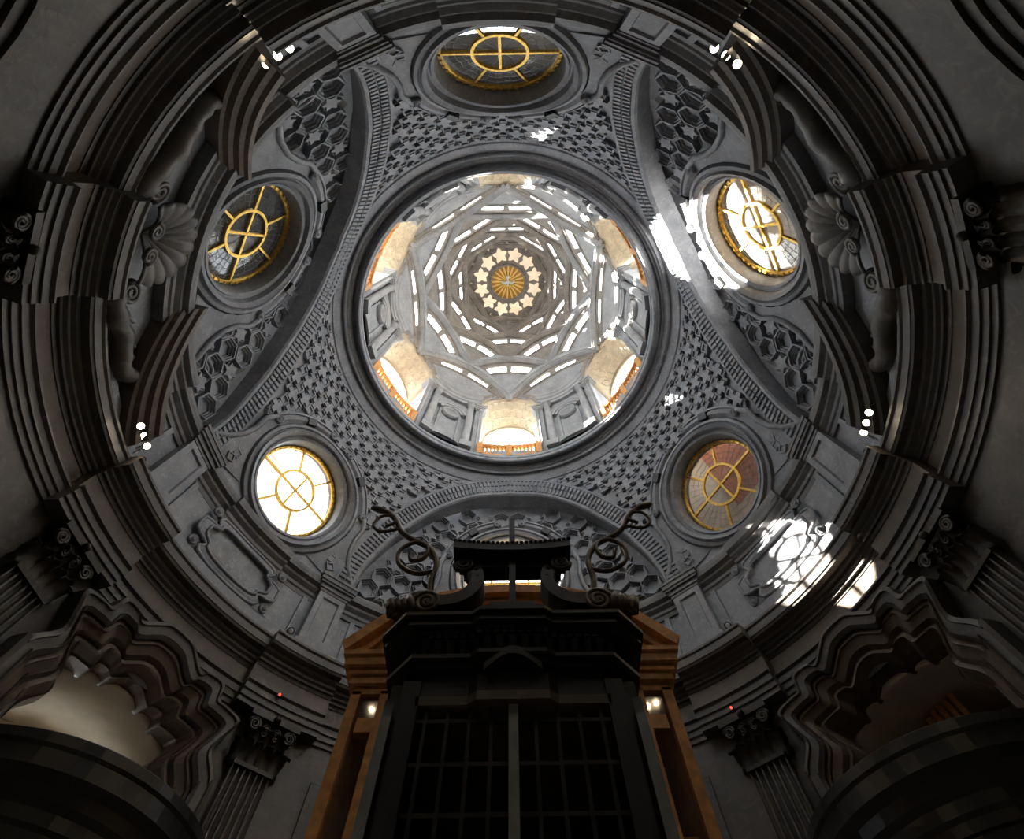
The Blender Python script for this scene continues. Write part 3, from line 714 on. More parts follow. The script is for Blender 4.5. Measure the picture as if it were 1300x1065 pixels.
# ------------------------------------------------------------------ dome of stacked segmental arches
ce = empty('ceiling'); tag(ce, 'dome of stacked hexagonal rings of segmental stone arches', 'ceiling', kind='structure')
RI = [5.8 * .866 ** i for i in range(8)]
HI = [26.55, 28.1, 29.45, 30.6, 31.55, 32.3, 32.95, 33.4]
def Vx(i, k): return Vector(P(60 * k + (30 if i % 2 == 0 else 60), RI[i], HI[i]))   # level i vertex k; arch k joins k and k+1, its crown is vertex of level i+1
def Apt(i, k, t):
    a, b_ = Vx(i, k), Vx(i, k + 1); p_ = a.lerp(b_, t); p_.z += (HI[i + 1] - HI[i]) * 4 * t * (1 - t); return p_
def inward(p_): d = Vector((-p_.x, -p_.y, 0)); d.normalize(); return d
def corner_row(i, k, s, w):
    """point of the surface in the corner at vertex k of level i; s 0..1 from the corner to the chord of level i+1, w 0..1 across."""
    if i >= 0:
        A_ = Apt(i, k - 1, 1 - .5 * s); B_ = Apt(i, k, .5 * s)
        bow = s * s * (HI[min(i + 2, 7)] - HI[i + 1]) * 4 * w * (1 - w)
        p_ = A_.lerp(B_, w); p_.z += bow; return p_
    c = 60 * k; f = 2 * w - 1                         # between the drum cornice and the first arches
    A_ = Vector(P(c + 16.5 * f, 6.05, 25.95)); kk = k - 1
    B_ = Apt(0, kk, w); return A_.lerp(B_, s)
def slab(name, i, k, s0, s1, w0, w1, ns, nw, thick, mat, push=0.0):
    n_ = (nw + 1); V = []; F = []
    for lay_ in (0, 1):
        for a in range(ns + 1):
            for b_ in range(nw + 1):
                p_ = corner_row(i, k, s0 + (s1 - s0) * a / ns, w0 + (w1 - w0) * b_ / nw)
                d = inward(p_) * .55 + Vector((0, 0, -.83)); p_ = p_ + d * (push if lay_ == 0 else push - thick); V.append(p_)
    T = (ns + 1) * n_
    for a in range(ns):
        for b_ in range(nw):
            q = a * n_ + b_; F.append((q, q + 1, q + n_ + 1, q + n_)); F.append((T + q, T + q + n_, T + q + n_ + 1, T + q + 1))
    for a in range(ns):
        for b_ in (0, nw):
            q = a * n_ + b_; F.append((q, q + n_, T + q + n_, T + q))
    for b_ in range(nw):
        for a in (0, ns):
            q = a * n_ + b_; F.append((q, q + 1, T + q + 1, T + q))
    return mk(name, V, F, mat, ce)
for i in range(-1, 5):
    sc = RI[max(i + 1, 0)] / 5.8
    s_lo, s_hi = (.60, .80) if i >= 0 else (.62, .80)
    for k in range(6):
        slab('infill_panel', i, k, 0.0 if i < 0 else .02, s_lo, 0, 1, 4, 6, .14, 'stone_dome' if i < 1 else 'stone_rib')
        slab('infill_panel', i, k, s_hi, 1.0, 0, 1, 2, 8, .12, 'stone_rib')
        e_ = .13 if i >= 0 else .2
        for w0, w1, nm in ((0, e_, 'pier_block'), (.455, .545, 'pier_block'), (1 - e_, 1, 'pier_block')):
            slab(nm, i, k, s_lo - .04, s_hi + .06, w0, w1, 2, 2, .16, 'stone_rib', .05 if abs(w0 - .455) < .01 else 0)
        # sloping slit frame, just inside the opening
        for s_ in (s_lo, s_hi):
            pts = [corner_row(i, k, s_, w_ / 10) + Vector((0, 0, -.03)) for w_ in range(11)]
            MB().tube(pts, .07 * sc + .02, 5).obj('slit_moulding', 'stone_rib', ce)
for i in range(0, 6):
    sc = .45 + .55 * RI[i] / 5.8
    for k in range(6):
        loops = []
        for t in range(0, 13):
            p_ = Apt(i, k, t / 12); a, b_ = Vx(i, k), Vx(i, k + 1); tan = (b_ - a).normalized(); nn = Vector((-tan.y, tan.x, 0)).normalized()
            if nn.dot(-p_) < 0: nn = -nn
            w_, h_ = .20 * sc, .30 * sc
            loops.append([p_ + nn * x + Vector((0, 0, z)) for x, z in ((-w_, -.05), (-w_, -h_), (-w_ * .5, -h_), (-w_ * .5, -h_ * 1.25), (w_ * .6, -h_ * 1.25), (w_ * .6, -h_ * .9), (w_, -h_ * .9), (w_, h_ * .9), (-w_, h_ * .9))])
        MB().loft(loops).obj('rib', 'stone_dome' if i < 2 else 'stone_rib', ce)
# top ring, star tracery and lantern
full_ring([(3.1, 31.9), (2.88, 32.2), (2.80, 32.55), (2.70, 32.6), (2.66, 32.9), (2.58, 33.0), (2.58, 33.3), (3.1, 33.3)], 'stone_rib', 'eye_ring', ce, 5)
r_i, r_o = 1.22, 2.56
for k in range(12):
    a0, a1 = 30 * k, 30 * k + 30; ac = (a0 + a1) / 2; rc = 1.86
    cx, cy = rc * cos(rad(ac)), rc * sin(rad(ac)); V = []; n = 40
    for j in range(n):
        th = rad(ac) + 2 * pi * j / n
        dx, dy = cos(th), sin(th)
        # outer limit: the wedge sector
        best = 9
        for aa in (a0, a1):
            nx, ny = -sin(rad(aa)), cos(rad(aa)); den = dx * nx + dy * ny
            if abs(den) > 1e-6:
                t = -(cx * nx + cy * ny) / den
                if t > 0: best = min(best, t)
        for R_, in ((r_o,), (r_i,)):
            bq = cx * dx + cy * dy; cq = cx * cx + cy * cy - R_ * R_; disc = bq * bq - cq
            if disc > 0:
                for t in (-bq + math.sqrt(disc), -bq - math.sqrt(disc)):
                    if t > 1e-6: best = min(best, t)
        rel = (th - rad(ac)) % (2 * pi); ph = (rel / (2 * pi) * 5) % 1.0; tri = abs(ph - .5) * 2      # five points
        rs = .30 + .24 * tri ** 1.2
        rs = min(rs, best - .05)
        V.append((cx + dx * best, cy + dy * best, rs, dx, dy))
    loops = []
    for z, fr_ in ((33.05, 0), (33.05, 1), (33.22, 1), (33.22, 0)):
        loops.append([((v[0], v[1], z + ZC) if fr_ == 0 else (cx + v[3] * v[2], cy + v[4] * v[2], z + ZC)) for v in V])
    loops.append(loops[0]); MB().loft(loops, True, False, False).obj('star_tracery', 'stone_rib', ce)
for k in range(12):
    a = 30 * k
    MB().lathe([(.20, 0), (.20, -.1), (.26, -.1), (.26, 0)], 10, a + 90, a + 270).obj('half_ring', 'stone_rib', ce, False, Matrix.Translation((2.42 * cos(rad(a)), 2.42 * sin(rad(a)), 33.06 + ZC)))
full_ring([(1.13, 33.0), (1.10, 32.9), (1.16, 32.84), (1.24, 32.9), (1.28, 33.02), (1.28, 33.3), (1.13, 33.3)], 'stone_rib', 'sun_frame', ce, 6)
MB().lathe([(2.9, 34.3 + ZC), (2.6, 35.3 + ZC), (1.6, 36.1 + ZC), (.01, 36.4 + ZC), (.01, 36.5 + ZC), (1.7, 36.2 + ZC), (2.7, 35.4 + ZC), (3.0, 34.3 + ZC)], 32).obj('lantern_vault', 'plaster', ce, True)
for k in range(6):
    a = 60 * k + 15; MB().lathe([(2.75, 33.2 + ZC), (2.75, 34.4 + ZC), (3.0, 34.4 + ZC), (3.0, 33.2 + ZC)], 5, a, a + 34).obj('lantern_pier', 'plaster', ce)
sd = empty('sunburst', Matrix.Translation((0, 0, 33.25 + ZC))); tag(sd, 'gilded sunburst disc with a white dove at the top of the dome', 'sunburst')
MB().lathe([(.01, .25), (.6, .16), (1.14, 0), (1.2, 0), (1.2, .35), (.01, .35)], 48).obj('disc', 'gold_sun', sd, True)
ray_me = MB().loft([[(.2, -.02, .20), (.2, .02, .20), (.2, 0, .23)], [(.7, -.06, .08), (.7, .06, .08), (.7, 0, .16)], [(1.12, -.05, -.03), (1.12, .05, -.03), (1.12, 0, .03)]]).mesh('gilt_ray', 'ray')
for k in range(20): inst('gilt_ray', ray_me, sd, Matrix.Translation((0, 0, -.05)) @ Matrix.Rotation(2 * pi * k / 20 + .05, 4, 'Z'))
b = MB(); 
def sph(b, c, r, n=10):
    prof = [(max(.002, r[0] * sin(pi * j / n)), -cos(pi * j / n)) for j in range(n + 1)]; t = MB().lathe(prof + [(.001, 0)], 10)
    b.add([(c[0] + x, c[1] + y * r[1] / r[0], c[2] + z * r[2]) for x, y, z in t.V], t.F)
sph(b, (0, 0, .10), (.06, .13, .06)); sph(b, (0, .16, .08), (.045, .045, .045))
for s in (-1, 1):
    b.loft([[(s * .04, -.05, .11), (s * .04, .07, .11), (s * .04, .07, .08), (s * .04, -.05, .08)], [(s * .18, .02, .09), (s * .18, .14, .09), (s * .18, .14, .07), (s * .18, .02, .07)], [(s * .3, -.06, .07), (s * .3, .0, .07), (s * .3, .0, .06), (s * .3, -.06, .06)]])
b.loft([[(-.03, -.1, .11), (.03, -.1, .11), (.03, -.1, .08), (-.03, -.1, .08)], [(-.1, -.26, .1), (.1, -.26, .1), (.1, -.26, .08), (-.1, -.26, .08)]])
b.obj('dove', 'white', sd, True, Matrix.Diagonal((1.5, 1.5, 1, 1)))

# ------------------------------------------------------------------ chambers behind the oculi, outer wall
wo = empty('wall_outer'); tag(wo, 'plain outer walls of the passage behind the oculi', 'wall', kind='structure')
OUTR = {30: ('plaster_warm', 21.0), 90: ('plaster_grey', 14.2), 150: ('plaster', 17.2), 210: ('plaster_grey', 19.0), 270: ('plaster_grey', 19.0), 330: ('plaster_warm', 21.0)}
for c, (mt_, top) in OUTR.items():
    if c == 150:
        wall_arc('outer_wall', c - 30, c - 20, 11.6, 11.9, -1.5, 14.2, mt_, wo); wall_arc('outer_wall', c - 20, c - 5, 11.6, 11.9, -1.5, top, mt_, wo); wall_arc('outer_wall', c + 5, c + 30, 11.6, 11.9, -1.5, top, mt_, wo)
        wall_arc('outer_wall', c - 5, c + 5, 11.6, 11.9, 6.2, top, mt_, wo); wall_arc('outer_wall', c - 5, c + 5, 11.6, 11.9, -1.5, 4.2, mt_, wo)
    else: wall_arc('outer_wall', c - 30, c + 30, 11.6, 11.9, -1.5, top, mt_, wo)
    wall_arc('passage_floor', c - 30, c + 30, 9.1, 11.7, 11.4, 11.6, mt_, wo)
for c in range(0, 360, 60):
    b = MB(); b.loft([[P(c - .8, r0, h) for r0, h in ((9.15, 11.5), (11.7, 11.5), (11.7, 19.2), (7.75, 19.2))], [P(c + .8, r0, h) for r0, h in ((9.15, 11.5), (11.7, 11.5), (11.7, 19.2), (7.75, 19.2))]])
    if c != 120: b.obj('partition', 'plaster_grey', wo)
def roof(c, a0, a1, r0, r1, H, mt_): wall_arc('passage_roof', c + a0, c + a1, r0, r1, H, H + .2, mt_, wo)
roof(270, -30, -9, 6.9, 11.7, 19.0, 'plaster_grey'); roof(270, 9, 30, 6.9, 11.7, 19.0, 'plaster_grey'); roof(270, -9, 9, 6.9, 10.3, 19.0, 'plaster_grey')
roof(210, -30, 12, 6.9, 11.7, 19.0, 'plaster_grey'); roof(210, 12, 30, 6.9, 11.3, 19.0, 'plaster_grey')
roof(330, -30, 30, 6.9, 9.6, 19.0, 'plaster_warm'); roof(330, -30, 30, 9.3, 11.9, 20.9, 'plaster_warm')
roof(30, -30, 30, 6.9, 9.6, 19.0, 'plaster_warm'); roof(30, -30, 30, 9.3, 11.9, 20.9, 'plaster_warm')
for a_, top_ in ((60, 23.5), (0, 21.1), (300, 21.1)):
    b = MB(); b.loft([[P(a_ + a, r0, h) for r0, h in ((8.0, 19.1), (11.9, 19.1), (11.9, top_), (8.0, top_))] for a in (-.8, .8)]); b.obj('sun_block_wall', 'plaster_warm', wo)  # unseen walls added to block the sun and close light gaps
wall_arc('brick_pier', 10, 35.5, 11.2, 11.6, 16.0, 20.9, 'brick', wo); wall_arc('pier_foot', 10, 35.5, 11.1, 11.6, 11.6, 16.0, 'plaster', wo)
b = MB(); b.loft([[P(a, r0, h) for a, r0 in ((149.5, 11.2), (155.5, 11.2), (155.5, 11.6), (149.5, 11.6))] for h in (11.6, 17.9)]); b.loft([[P(a, r0, h) for a, r0 in ((148.5, 11.1), (156.5, 11.1), (156.5, 11.7), (148.5, 11.7))] for h in (17.9, 18.2)]); b.obj('outer_buttress', 'plaster_warm', wo)

# ------------------------------------------------------------------ pilasters of the lower order
PLAB = {10: 'fluted dark pilaster between the brown-lit doorway and the bay with a round-headed recess', 50: 'fluted dark pilaster between the brown-lit doorway and the cabinet', 90: 'fluted dark pilaster hidden behind the tabernacle', 130: 'fluted dark pilaster between the pale-vaulted doorway and the cabinet', 170: 'fluted dark pilaster beside the pale-vaulted doorway, away from the cabinet',
        210: 'fluted dark pilaster below the shaded lunette shell', 330: 'fluted dark pilaster below the sunlit lunette shell'}
sh_pts = []
w2 = .44
sh_pts.append((-w2, -.3)); sh_pts.append((-w2, .22))
for k in range(6):
    x = -.36 + .144 * k
    sh_pts += [(x - .055, .22), (x - .045, .15), (x, .12), (x + .045, .15), (x + .055, .22)]
sh_pts += [(w2, .22), (w2, -.3)]
shaft_me = MB().loft([[(x, y, z) for x, z in sh_pts] for y in (0.9, 8.35)]).mesh('shaft', 'stone_dark')
def leaf(w, h, out):
    V = []; F = []; n = 7
    for j in range(n + 1):
        f = j / n; ww = w * (1 - .55 * f ** 2) * (1 + .12 * sin(f * 14)); y = h * (f if f < .8 else .8 + (f - .8) * .3 - (f - .8) ** 2 * 4); z = .05 + out * f ** 2.2
        for x, dz in ((-1, -.02), (-.5, .025), (0, .05), (.5, .025), (1, -.02)): V.append((x * ww, y, z + dz))
    for j in range(n):
        for i in range(4): q = j * 5 + i; F.append((q, q + 1, q + 6, q + 5))
    T = len(V); V += [(x, y, z - .03) for x, y, z in V]; F += [tuple(reversed([a + T for a in f])) for f in F[:]]
    return V, F
lf = MB(); lf.add(*leaf(.17, .50, .24)); leaf_me = lf.mesh('acanthus_leaf', 'bronze', True)
sp = []
for k in range(34):
    a = k / 33 * 4.5 * pi; q = .15 * (1 - k / 40); sp.append((q * cos(a), q * sin(a), 0))
vol_me = MB().tube(sp, .038, 6).mesh('volute', 'bronze', True)
for az in PLAB:
    p_ = empty('pilaster', frame(az, 8.9, -1.5, 0)); tag(p_, PLAB[az], 'pilaster', 'pilasters of the lower order')
    MB().box(-.55, .55, 0, .6, -.2, .34).obj('pedestal', 'stone_black', p_)
    b = MB(); b.box(-.5, .5, .6, .75, -.2, .30); b.box(-.47, .47, .75, .92, -.2, .26); b.obj('base', 'bronze', p_)
    inst('shaft', shaft_me, p_)
    cp = MB(); cp.box(-.46, .46, 8.32, 8.40, -.2, .27); cp.loft([[(-.40, 8.4, -.2), (.40, 8.4, -.2), (.40, 8.4, .2), (-.40, 8.4, .2)], [(-.42, 9.0, -.2), (.42, 9.0, -.2), (.42, 9.0, .22), (-.42, 9.0, .22)], [(-.52, 9.22, -.2), (.52, 9.22, -.2), (.52, 9.22, .34), (-.52, 9.22, .34)]])
    c_ = cp.obj('capital', 'bronze', p_)
    MB().box(-.62, .62, 9.22, 9.36, -.2, .46).obj('abacus', 'bronze', c_)
    for j in range(4): inst('acanthus_leaf', leaf_me, c_, Matrix.Translation((-.36 + .24 * j, 8.38, .18)))
    for j in range(3): inst('acanthus_leaf', leaf_me, c_, Matrix.Translation((-.26 + .26 * j, 8.66, .19)))
    for s in (-1, 1):
        inst('acanthus_leaf', leaf_me, c_, Matrix.Translation((s * .46, 8.40, .10)) @ Matrix.Rotation(s * rad(40), 4, 'Y'))
        inst('volute', vol_me, c_, Matrix.Translation((s * .44, 9.06, .40)) @ Matrix.Scale(s, 4, (1, 0, 0)))
        inst('volute', vol_me, c_, Matrix.Translation((s * .14, 9.02, .36)) @ Matrix.Scale(.7 * -s, 4, (1, 0, 0)))
    sb = MB(); sph(sb, (0, 9.28, .48), (.09, .09, .09)); sb.obj('fleuron', 'bronze', c_, True)

# ------------------------------------------------------------------ wavy portals
OC = [(2.45, -1.4), (2.45, 5.6), (2.42, 6.3), (2.08, 6.75), (2.2, 7.15), (2.32, 7.5), (1.92, 7.62), (1.66, 7.66), (1.55, 8.0), (1.15, 8.02), (.95, 7.9), (.62, 8.12), (.35, 8.3), (0, 8.34)]
ICc = [(1.42, -1.4), (1.42, 5.2), (1.40, 5.8), (1.14, 6.2), (1.28, 6.5), (1.34, 6.78), (1.02, 6.84), (.86, 6.86), (.8, 7.02), (.6, 7.04), (.46, 6.98), (.3, 7.08), (.16, 7.16), (0, 7.2)]
for di, c in enumerate((150, 30)):
    d = empty('door_%d' % (di + 1), frame(c, 8.9, -1.5, 0)); dinv = d.matrix_world.inverted()
    tag(d, ('wavy moulded marble portal with a pale vault behind it' if c == 150 else 'wavy moulded marble portal with a dim brown vestibule and organ-like slats behind it'), 'doorway', kind='structure')
    o = np.array(crom(OC, 60)); i_ = np.array(crom(ICc, 60))
    full = lambda q: [(-x, y) for x, y in q] + [(x, y) for x, y in q[-2::-1]]
    def contour(f, rr_):
        q = o * (1 - f) + i_ * f; return [dinv @ Vector(P(c - math.degrees(u / 8.9), rr_, v)) for u, v in full([tuple(t) for t in q])]
    for nm, f0, f1, r0, r1, r2, mt_ in (('outer_surround', 0, .34, 9.0, 8.56, 8.60, 'stone_dark'), ('middle_surround', .34, .68, 8.75, 8.68, 8.82, 'stone_brown'), ('inner_surround', .68, 1.0, 8.86, 8.80, 9.25, 'stone_brown')):
        b = MB(); L = [contour(f0, 9.05), contour(f0, r1), contour(f0 + (f1 - f0) * .25, r1 - .05), contour(f0 + (f1 - f0) * .3, r1), contour(f0 + (f1 - f0) * .75, (r1 + r2) / 2), contour(f0 + (f1 - f0) * .8, (r1 + r2) / 2 - .05), contour(f1, r2), contour(f1, 9.3)]
        b.loft([list(x) for x in zip(*L)], True, True, True).obj(nm, mt_, d)
    # vestibule vault behind
    mt_ = 'plaster' if c == 150 else 'plaster_warm'
    b = MB(); loops = []
    for yv in (0, 1):
        z = -.30 - 3.2 * yv
        loops.append([(2.6 * cos(rad(a)), 6.2 + 2.6 * .95 * sin(rad(a)), z) for a in rng(-20, 200, 11)])
    v = b.loft(loops, False); vo = b.obj('vestibule_vault', mt_, d, True); sm = vo.modifiers.new('t', 'SOLIDIFY'); sm.thickness = .12; sm.offset = 1
    MB().box(-2.8, 2.8, 0, 9, -3.6, -3.42).obj('vestibule_end', mt_, d) if c == 30 else [MB().box(x0, x1, y0, y1, -3.6, -3.42).obj('vestibule_end', mt_, d) for x0, x1, y0, y1 in ((-2.8, -.45, 0, 9), (.45, 2.8, 0, 9), (-.45, .45, 7.6, 9), (-.45, .45, 0, 6.0))]
    for s in (-1, 1): MB().box(s * 2.44 - .1, s * 2.44 + .1, 0, 5.6, -3.5, -.45).obj('vestibule_wall', mt_, d)
    if c == 30:
        sl = MB().box(-.05, .05, 0, 1.7, -.05, .05).mesh('slat', 'wood')
        for k in range(12): inst('slat', sl, d, Matrix.Translation((-1.5 + .17 * k, 6.3 + .06 * k, -1.5)))
    # round porch below
    pc = (8.05 * cos(rad(c)), 8.05 * sin(rad(c)))
    po = empty('porch', Matrix.Translation((pc[0], pc[1], 0))); tag(po, 'round black marble porch with a moulded cornice under the ' + ('pale-vaulted' if c == 150 else 'brown-lit') + ' doorway', 'porch', 'round porches')
    MB().lathe([(.01, 0), (2.1, 0), (2.1, .5), (2.0, .6), (2.0, 5.05), (.01, 5.05)], 48).obj('porch_drum', 'stone_black', po)
    MB().lathe([(.01, 5.0), (2.04, 5.0), (2.04, 5.12), (2.1, 5.16), (2.1, 5.3), (2.2, 5.36), (2.22, 5.5), (2.36, 5.58), (2.36, 5.78), (2.4, 5.82), (2.4, 5.94), (2.3, 6.0), (.01, 6.06)], 64).obj('porch_cornice', 'stone_black', po)

# ------------------------------------------------------------------ wooden display cabinet
CX = .12; YB = .82
cb = empty('cabinet', Matrix.Translation((CX, YB, 0))); tag(cb, 'tall orange wooden display cabinet with arched pediment behind the black tabernacle', 'cabinet')
def bx(name, mat, x0, x1, y0, y1, H0, H1, parent): return MB().box(x0, x1, y0, y1, H0 + ZC, H1 + ZC).obj(name, mat, parent)
for s in (-1, 1):
    bx('post', 'wood', *sorted((s * 1.84, s * 1.96)), 0, .18, -1.5, 4.2, cb)
    bx('post', 'wood', *sorted((s * 1.84, s * 1.96)), 1.6, 1.78, -1.5, 4.2, cb)
    bx('stile', 'wood', *sorted((s * 1.50, s * 1.60)), 0, .12, -1.5, 4.2, cb)
    for h in (0.9, 2.4, 3.72): bx('rail', 'wood', *sorted((s * .3, s * 1.8)), .02, .14, h, h + .16, cb)
    for (h0, h1) in ((-1.3, .9), (1.06, 2.4), (2.56, 3.72), (3.88, 4.2)):
        for (x0, x1) in ((1.60, 1.85), (1.0, 1.51)):
            bx('pane', 'pane_case', *sorted((s * x0, s * x1)), .06, .075, h0, h1, cb)
    bx('side_panel', 'wood', *sorted((s * 1.84, s * 1.90)), .18, 1.6, -1.5, 4.2, cb)
bx('plinth', 'wood', -2.0, 2.0, -.04, 1.82, -1.5, -1.25, cb)
bx('back_panel', 'iron', -1.85, 1.85, 1.66, 1.72, -1.3, 4.2, cb)
bx('shelf', 'wood', -1.8, 1.8, .16, 1.66, 2.75, 2.79, cb)
b = MB()
for h0, h1, ex in ((4.16, 4.26, .0), (4.26, 4.36, .06), (4.36, 4.44, .10), (4.44, 4.56, .16), (4.56, 4.62, .2)): b.box(-1.95 - ex, 1.95 + ex, -ex, 1.8, h0 + ZC, h1 + ZC)
b.obj('cabinet_cornice', 'wood', cb)
arc = crom([(-2.16, 4.62), (-1.85, 4.93), (-1.5, 5.24), (-.9, 5.48), (0, 5.58), (.9, 5.48), (1.5, 5.24), (1.85, 4.93), (2.16, 4.62)], 24)
for nm, dh0, dh1, y0 in (('pediment_moulding', -.02, .12, -.22), ('pediment_moulding', -.14, -.02, -.12), ('pediment_moulding', -.30, -.14, -.04)):
    b = MB(); b.loft([[(x * (1 + dh0 * .25), y0, max(4.62, h + dh0) + ZC), (x * (1 + dh1 * .25), y0, max(4.62, h + dh1) + ZC), (x * (1 + dh1 * .25), 1.7, max(4.62, h + dh1) + ZC), (x * (1 + dh0 * .25), 1.7, max(4.62, h + dh0) + ZC)] for x, h in arc]); b.obj(nm, 'wood', cb)
b = MB(); b.loft([[(x * .93, y_, h - .2 + ZC) for x, h in arc[1:-1]] + [(1.9, y_, 4.6 + ZC), (-1.9, y_, 4.6 + ZC)] for y_ in (.1, .2)]); b.obj('tympanum', 'wood', cb)
MB().lathe([(.01, 0), (.18, 0), (.18, -.05), (.12, -.07), (.01, -.1)], 20).obj('medallion', 'wood', cb, False, Matrix.Translation((0, .08, 5.0 + ZC)) @ Matrix.Rotation(-pi / 2, 4, 'X'))
for s in (-1, 1):
    for (x, y, h) in ((s * 1.70, .55, 2.79), (s * 1.3, .6, 2.79)):  # candlestick shapes added in place of gold reflections in the glass
        k = empty('reflection_stand_in', Matrix.Translation((CX + x, YB + y, h + ZC))); tag(k, 'gilded stand-in for a reflection in the cabinet glass, ' + ('near its outer post ' if abs(x) > 1.5 else 'near its inner stile ') + ('on the sunlit-lunette side' if s > 0 else 'on the shaded-lunette side'), 'reflection_stand_in', 'gilded stand-ins for reflections in the cabinet')
        MB().lathe([(.01, 0), (.14, 0), (.13, .05), (.05, .1), (.03, .3), (.06, .36), (.03, .42), (.025, .7), (.07, .76), (.08, .8), (.01, .8)], 14).obj('stem', 'gold', k, True)
        MB().lathe([(.01, .78), (.035, .78), (.03, 1.05), (.01, 1.05)], 10).obj('candle', 'plaster_warm', k)

# ------------------------------------------------------------------ black tabernacle with crown
TX, TY = .16, -1.70
tb = empty('tabernacle', Matrix.Translation((TX, TY, 0))); tag(tb, 'black carved tabernacle with barred front and scrolled crown', 'tabernacle')
def tbx(name, mat, x0, x1, y0, y1, H0, H1, par=None): return MB().box(x0, x1, y0, y1, H0 + ZC, H1 + ZC).obj(name, mat, par or tb)
tbx('altar_base', 'stone_black', -1.2, 1.2, -.25, 1.9, -1.5, -.2)
for s in (-1, 1):
    tbx('jamb', 'iron', *sorted((s * .62, s * .74)), 0, .16, -.2, 2.35)
    tbx('corner_post', 'iron', *sorted((s * .74, s * .84)), .10, .34, -.2, 2.4)
    tbx('corner_post', 'iron', *sorted((s * .74, s * .84)), 1.3, 1.5, -.2, 2.4)
    tbx('side_wall', 'iron', *sorted((s * .76, s * .80)), .3, 1.4, -.2, 2.4)
    # grey framed glazed leaf folded back beside the opening
    lf_ = MB().box(*sorted((s * .05, s * .29)), -.008, .008, -.15 + ZC, 2.15 + ZC).obj('door_leaf', 'iron', tb, False, Matrix.Translation((s * .80, -.02, 0)) @ Matrix.Rotation(s * rad(74), 4, 'Z'))
    x0, x1 = sorted((0, s * .34))
    for nm, q in (('leaf_stile', (x0, x0 + .055, -.2, 2.2)), ('leaf_stile', (x1 - .055, x1, -.2, 2.2)), ('leaf_rail', (x0, x1, 2.1, 2.2)), ('leaf_rail', (x0, x1, -.2, -.1)), ('leaf_rail', (x0, x1, .9, .98))):
        MB().box(q[0], q[1], -.03, .03, q[2] + ZC, q[3] + ZC).obj(nm, 'steel', lf_)
    MB().tube([(s * .3, -.06, 1.55 + ZC), (s * .3, -.09, 1.5 + ZC), (s * .26, -.09, 1.5 + ZC)], .012, 5).obj('leaf_handle', 'steel', lf_)
tbx('back_wall', 'iron', -.8, .8, 1.44, 1.5, -.2, 2.4)
gv = MB().box(-.011, .011, .03, .052, -.2 + ZC, 2.2 + ZC).mesh('grille_bar', 'bronze')
for k in range(9): inst('grille_bar', gv, tb, Matrix.Translation((-.56 + .14 * k, 0, 0)))
MB().box(-.03, .03, .0, .05, -.2 + ZC, 2.2 + ZC).obj('centre_bar', 'steel', tb)
gh = MB().box(-.62, .62, .035, .05, -.011, .011).mesh('grille_rail', 'bronze')
for k in range(9): inst('grille_rail', gh, tb, Matrix.Translation((0, 0, 0.1 + .25 * k + ZC)))
# entablature in tiers with small brackets
def tier(name, H0, H1, ex, mat='iron', br=.0):
    w_, d_ = .84 + ex, ex
    V = [(-w_, .22 - d_), (-w_ + .2, .0 - d_), (-.3, .0 - d_), (-.24, -.05 - d_), (.24, -.05 - d_), (.3, 0 - d_), (w_ - .2, 0 - d_), (w_, .22 - d_), (w_, 1.5), (-w_, 1.5)]
    return MB().loft([[(x, y, H0 + ZC) for x, y in V], [(x, y, H1 + ZC) for x, y in V]]).obj(name, mat, tb)
tier('lintel', 2.18, 2.24, .0, 'stone_brown'); tier('frieze_board', 2.24, 2.42, -.02); tier('cornice_tier', 2.42, 2.47, .03); tier('cornice_tier', 2.47, 2.50, .07, 'bronze'); tier('bracket_frieze', 2.50, 2.62, .0)
tier('cornice_tier', 2.62, 2.66, .05); tier('cornice_tier', 2.66, 2.70, .09); tier('cornice_tier', 2.70, 2.76, .13); tier('cornice_tier', 2.76, 2.79, .16, 'bronze'); tier('blocking_course', 2.79, 2.86, -.02)
br_me = MB().loft([[(-.02, 0, 0), (.02, 0, 0), (.02, -.03, 0), (-.02, -.03, 0)], [(-.025, 0, .1), (.025, 0, .1), (.025, -.075, .1), (-.025, -.075, .1)]]).mesh('bracket', 'iron')
for k in range(17):
    x = -.72 + .09 * k; y = -.05 if abs(x) < .26 else (0 if abs(x) < .64 else .08)
    inst('bracket', br_me, tb, Matrix.Translation((x, y, 2.51 + ZC)))
dn_me = MB().box(-.018, .018, -.03, .02, 0, .035).mesh('dentil', 'iron')
for k in range(25):
    x = -.72 + .06 * k; y = -.10 if abs(x) < .26 else -.05 if abs(x) < .64 else .03
    inst('dentil', dn_me, tb, Matrix.Translation((x, y, 2.625 + ZC)))
b = MB(); b.loft([[(-.2 + .4 * k / 10, -.08 - .05 * sin(pi * k / 10), 2.36 + .09 * sin(pi * k / 10) + ZC + dz) for k in range(11)] for dz in (0, .06)], False); bo = b.obj('keystone_mask', 'iron', tb); sm = bo.modifiers.new('t', 'SOLIDIFY'); sm.thickness = .06
# tablet
tbx('tablet', 'bronze', -.18, .18, -.10, .1, 2.82, 2.94)
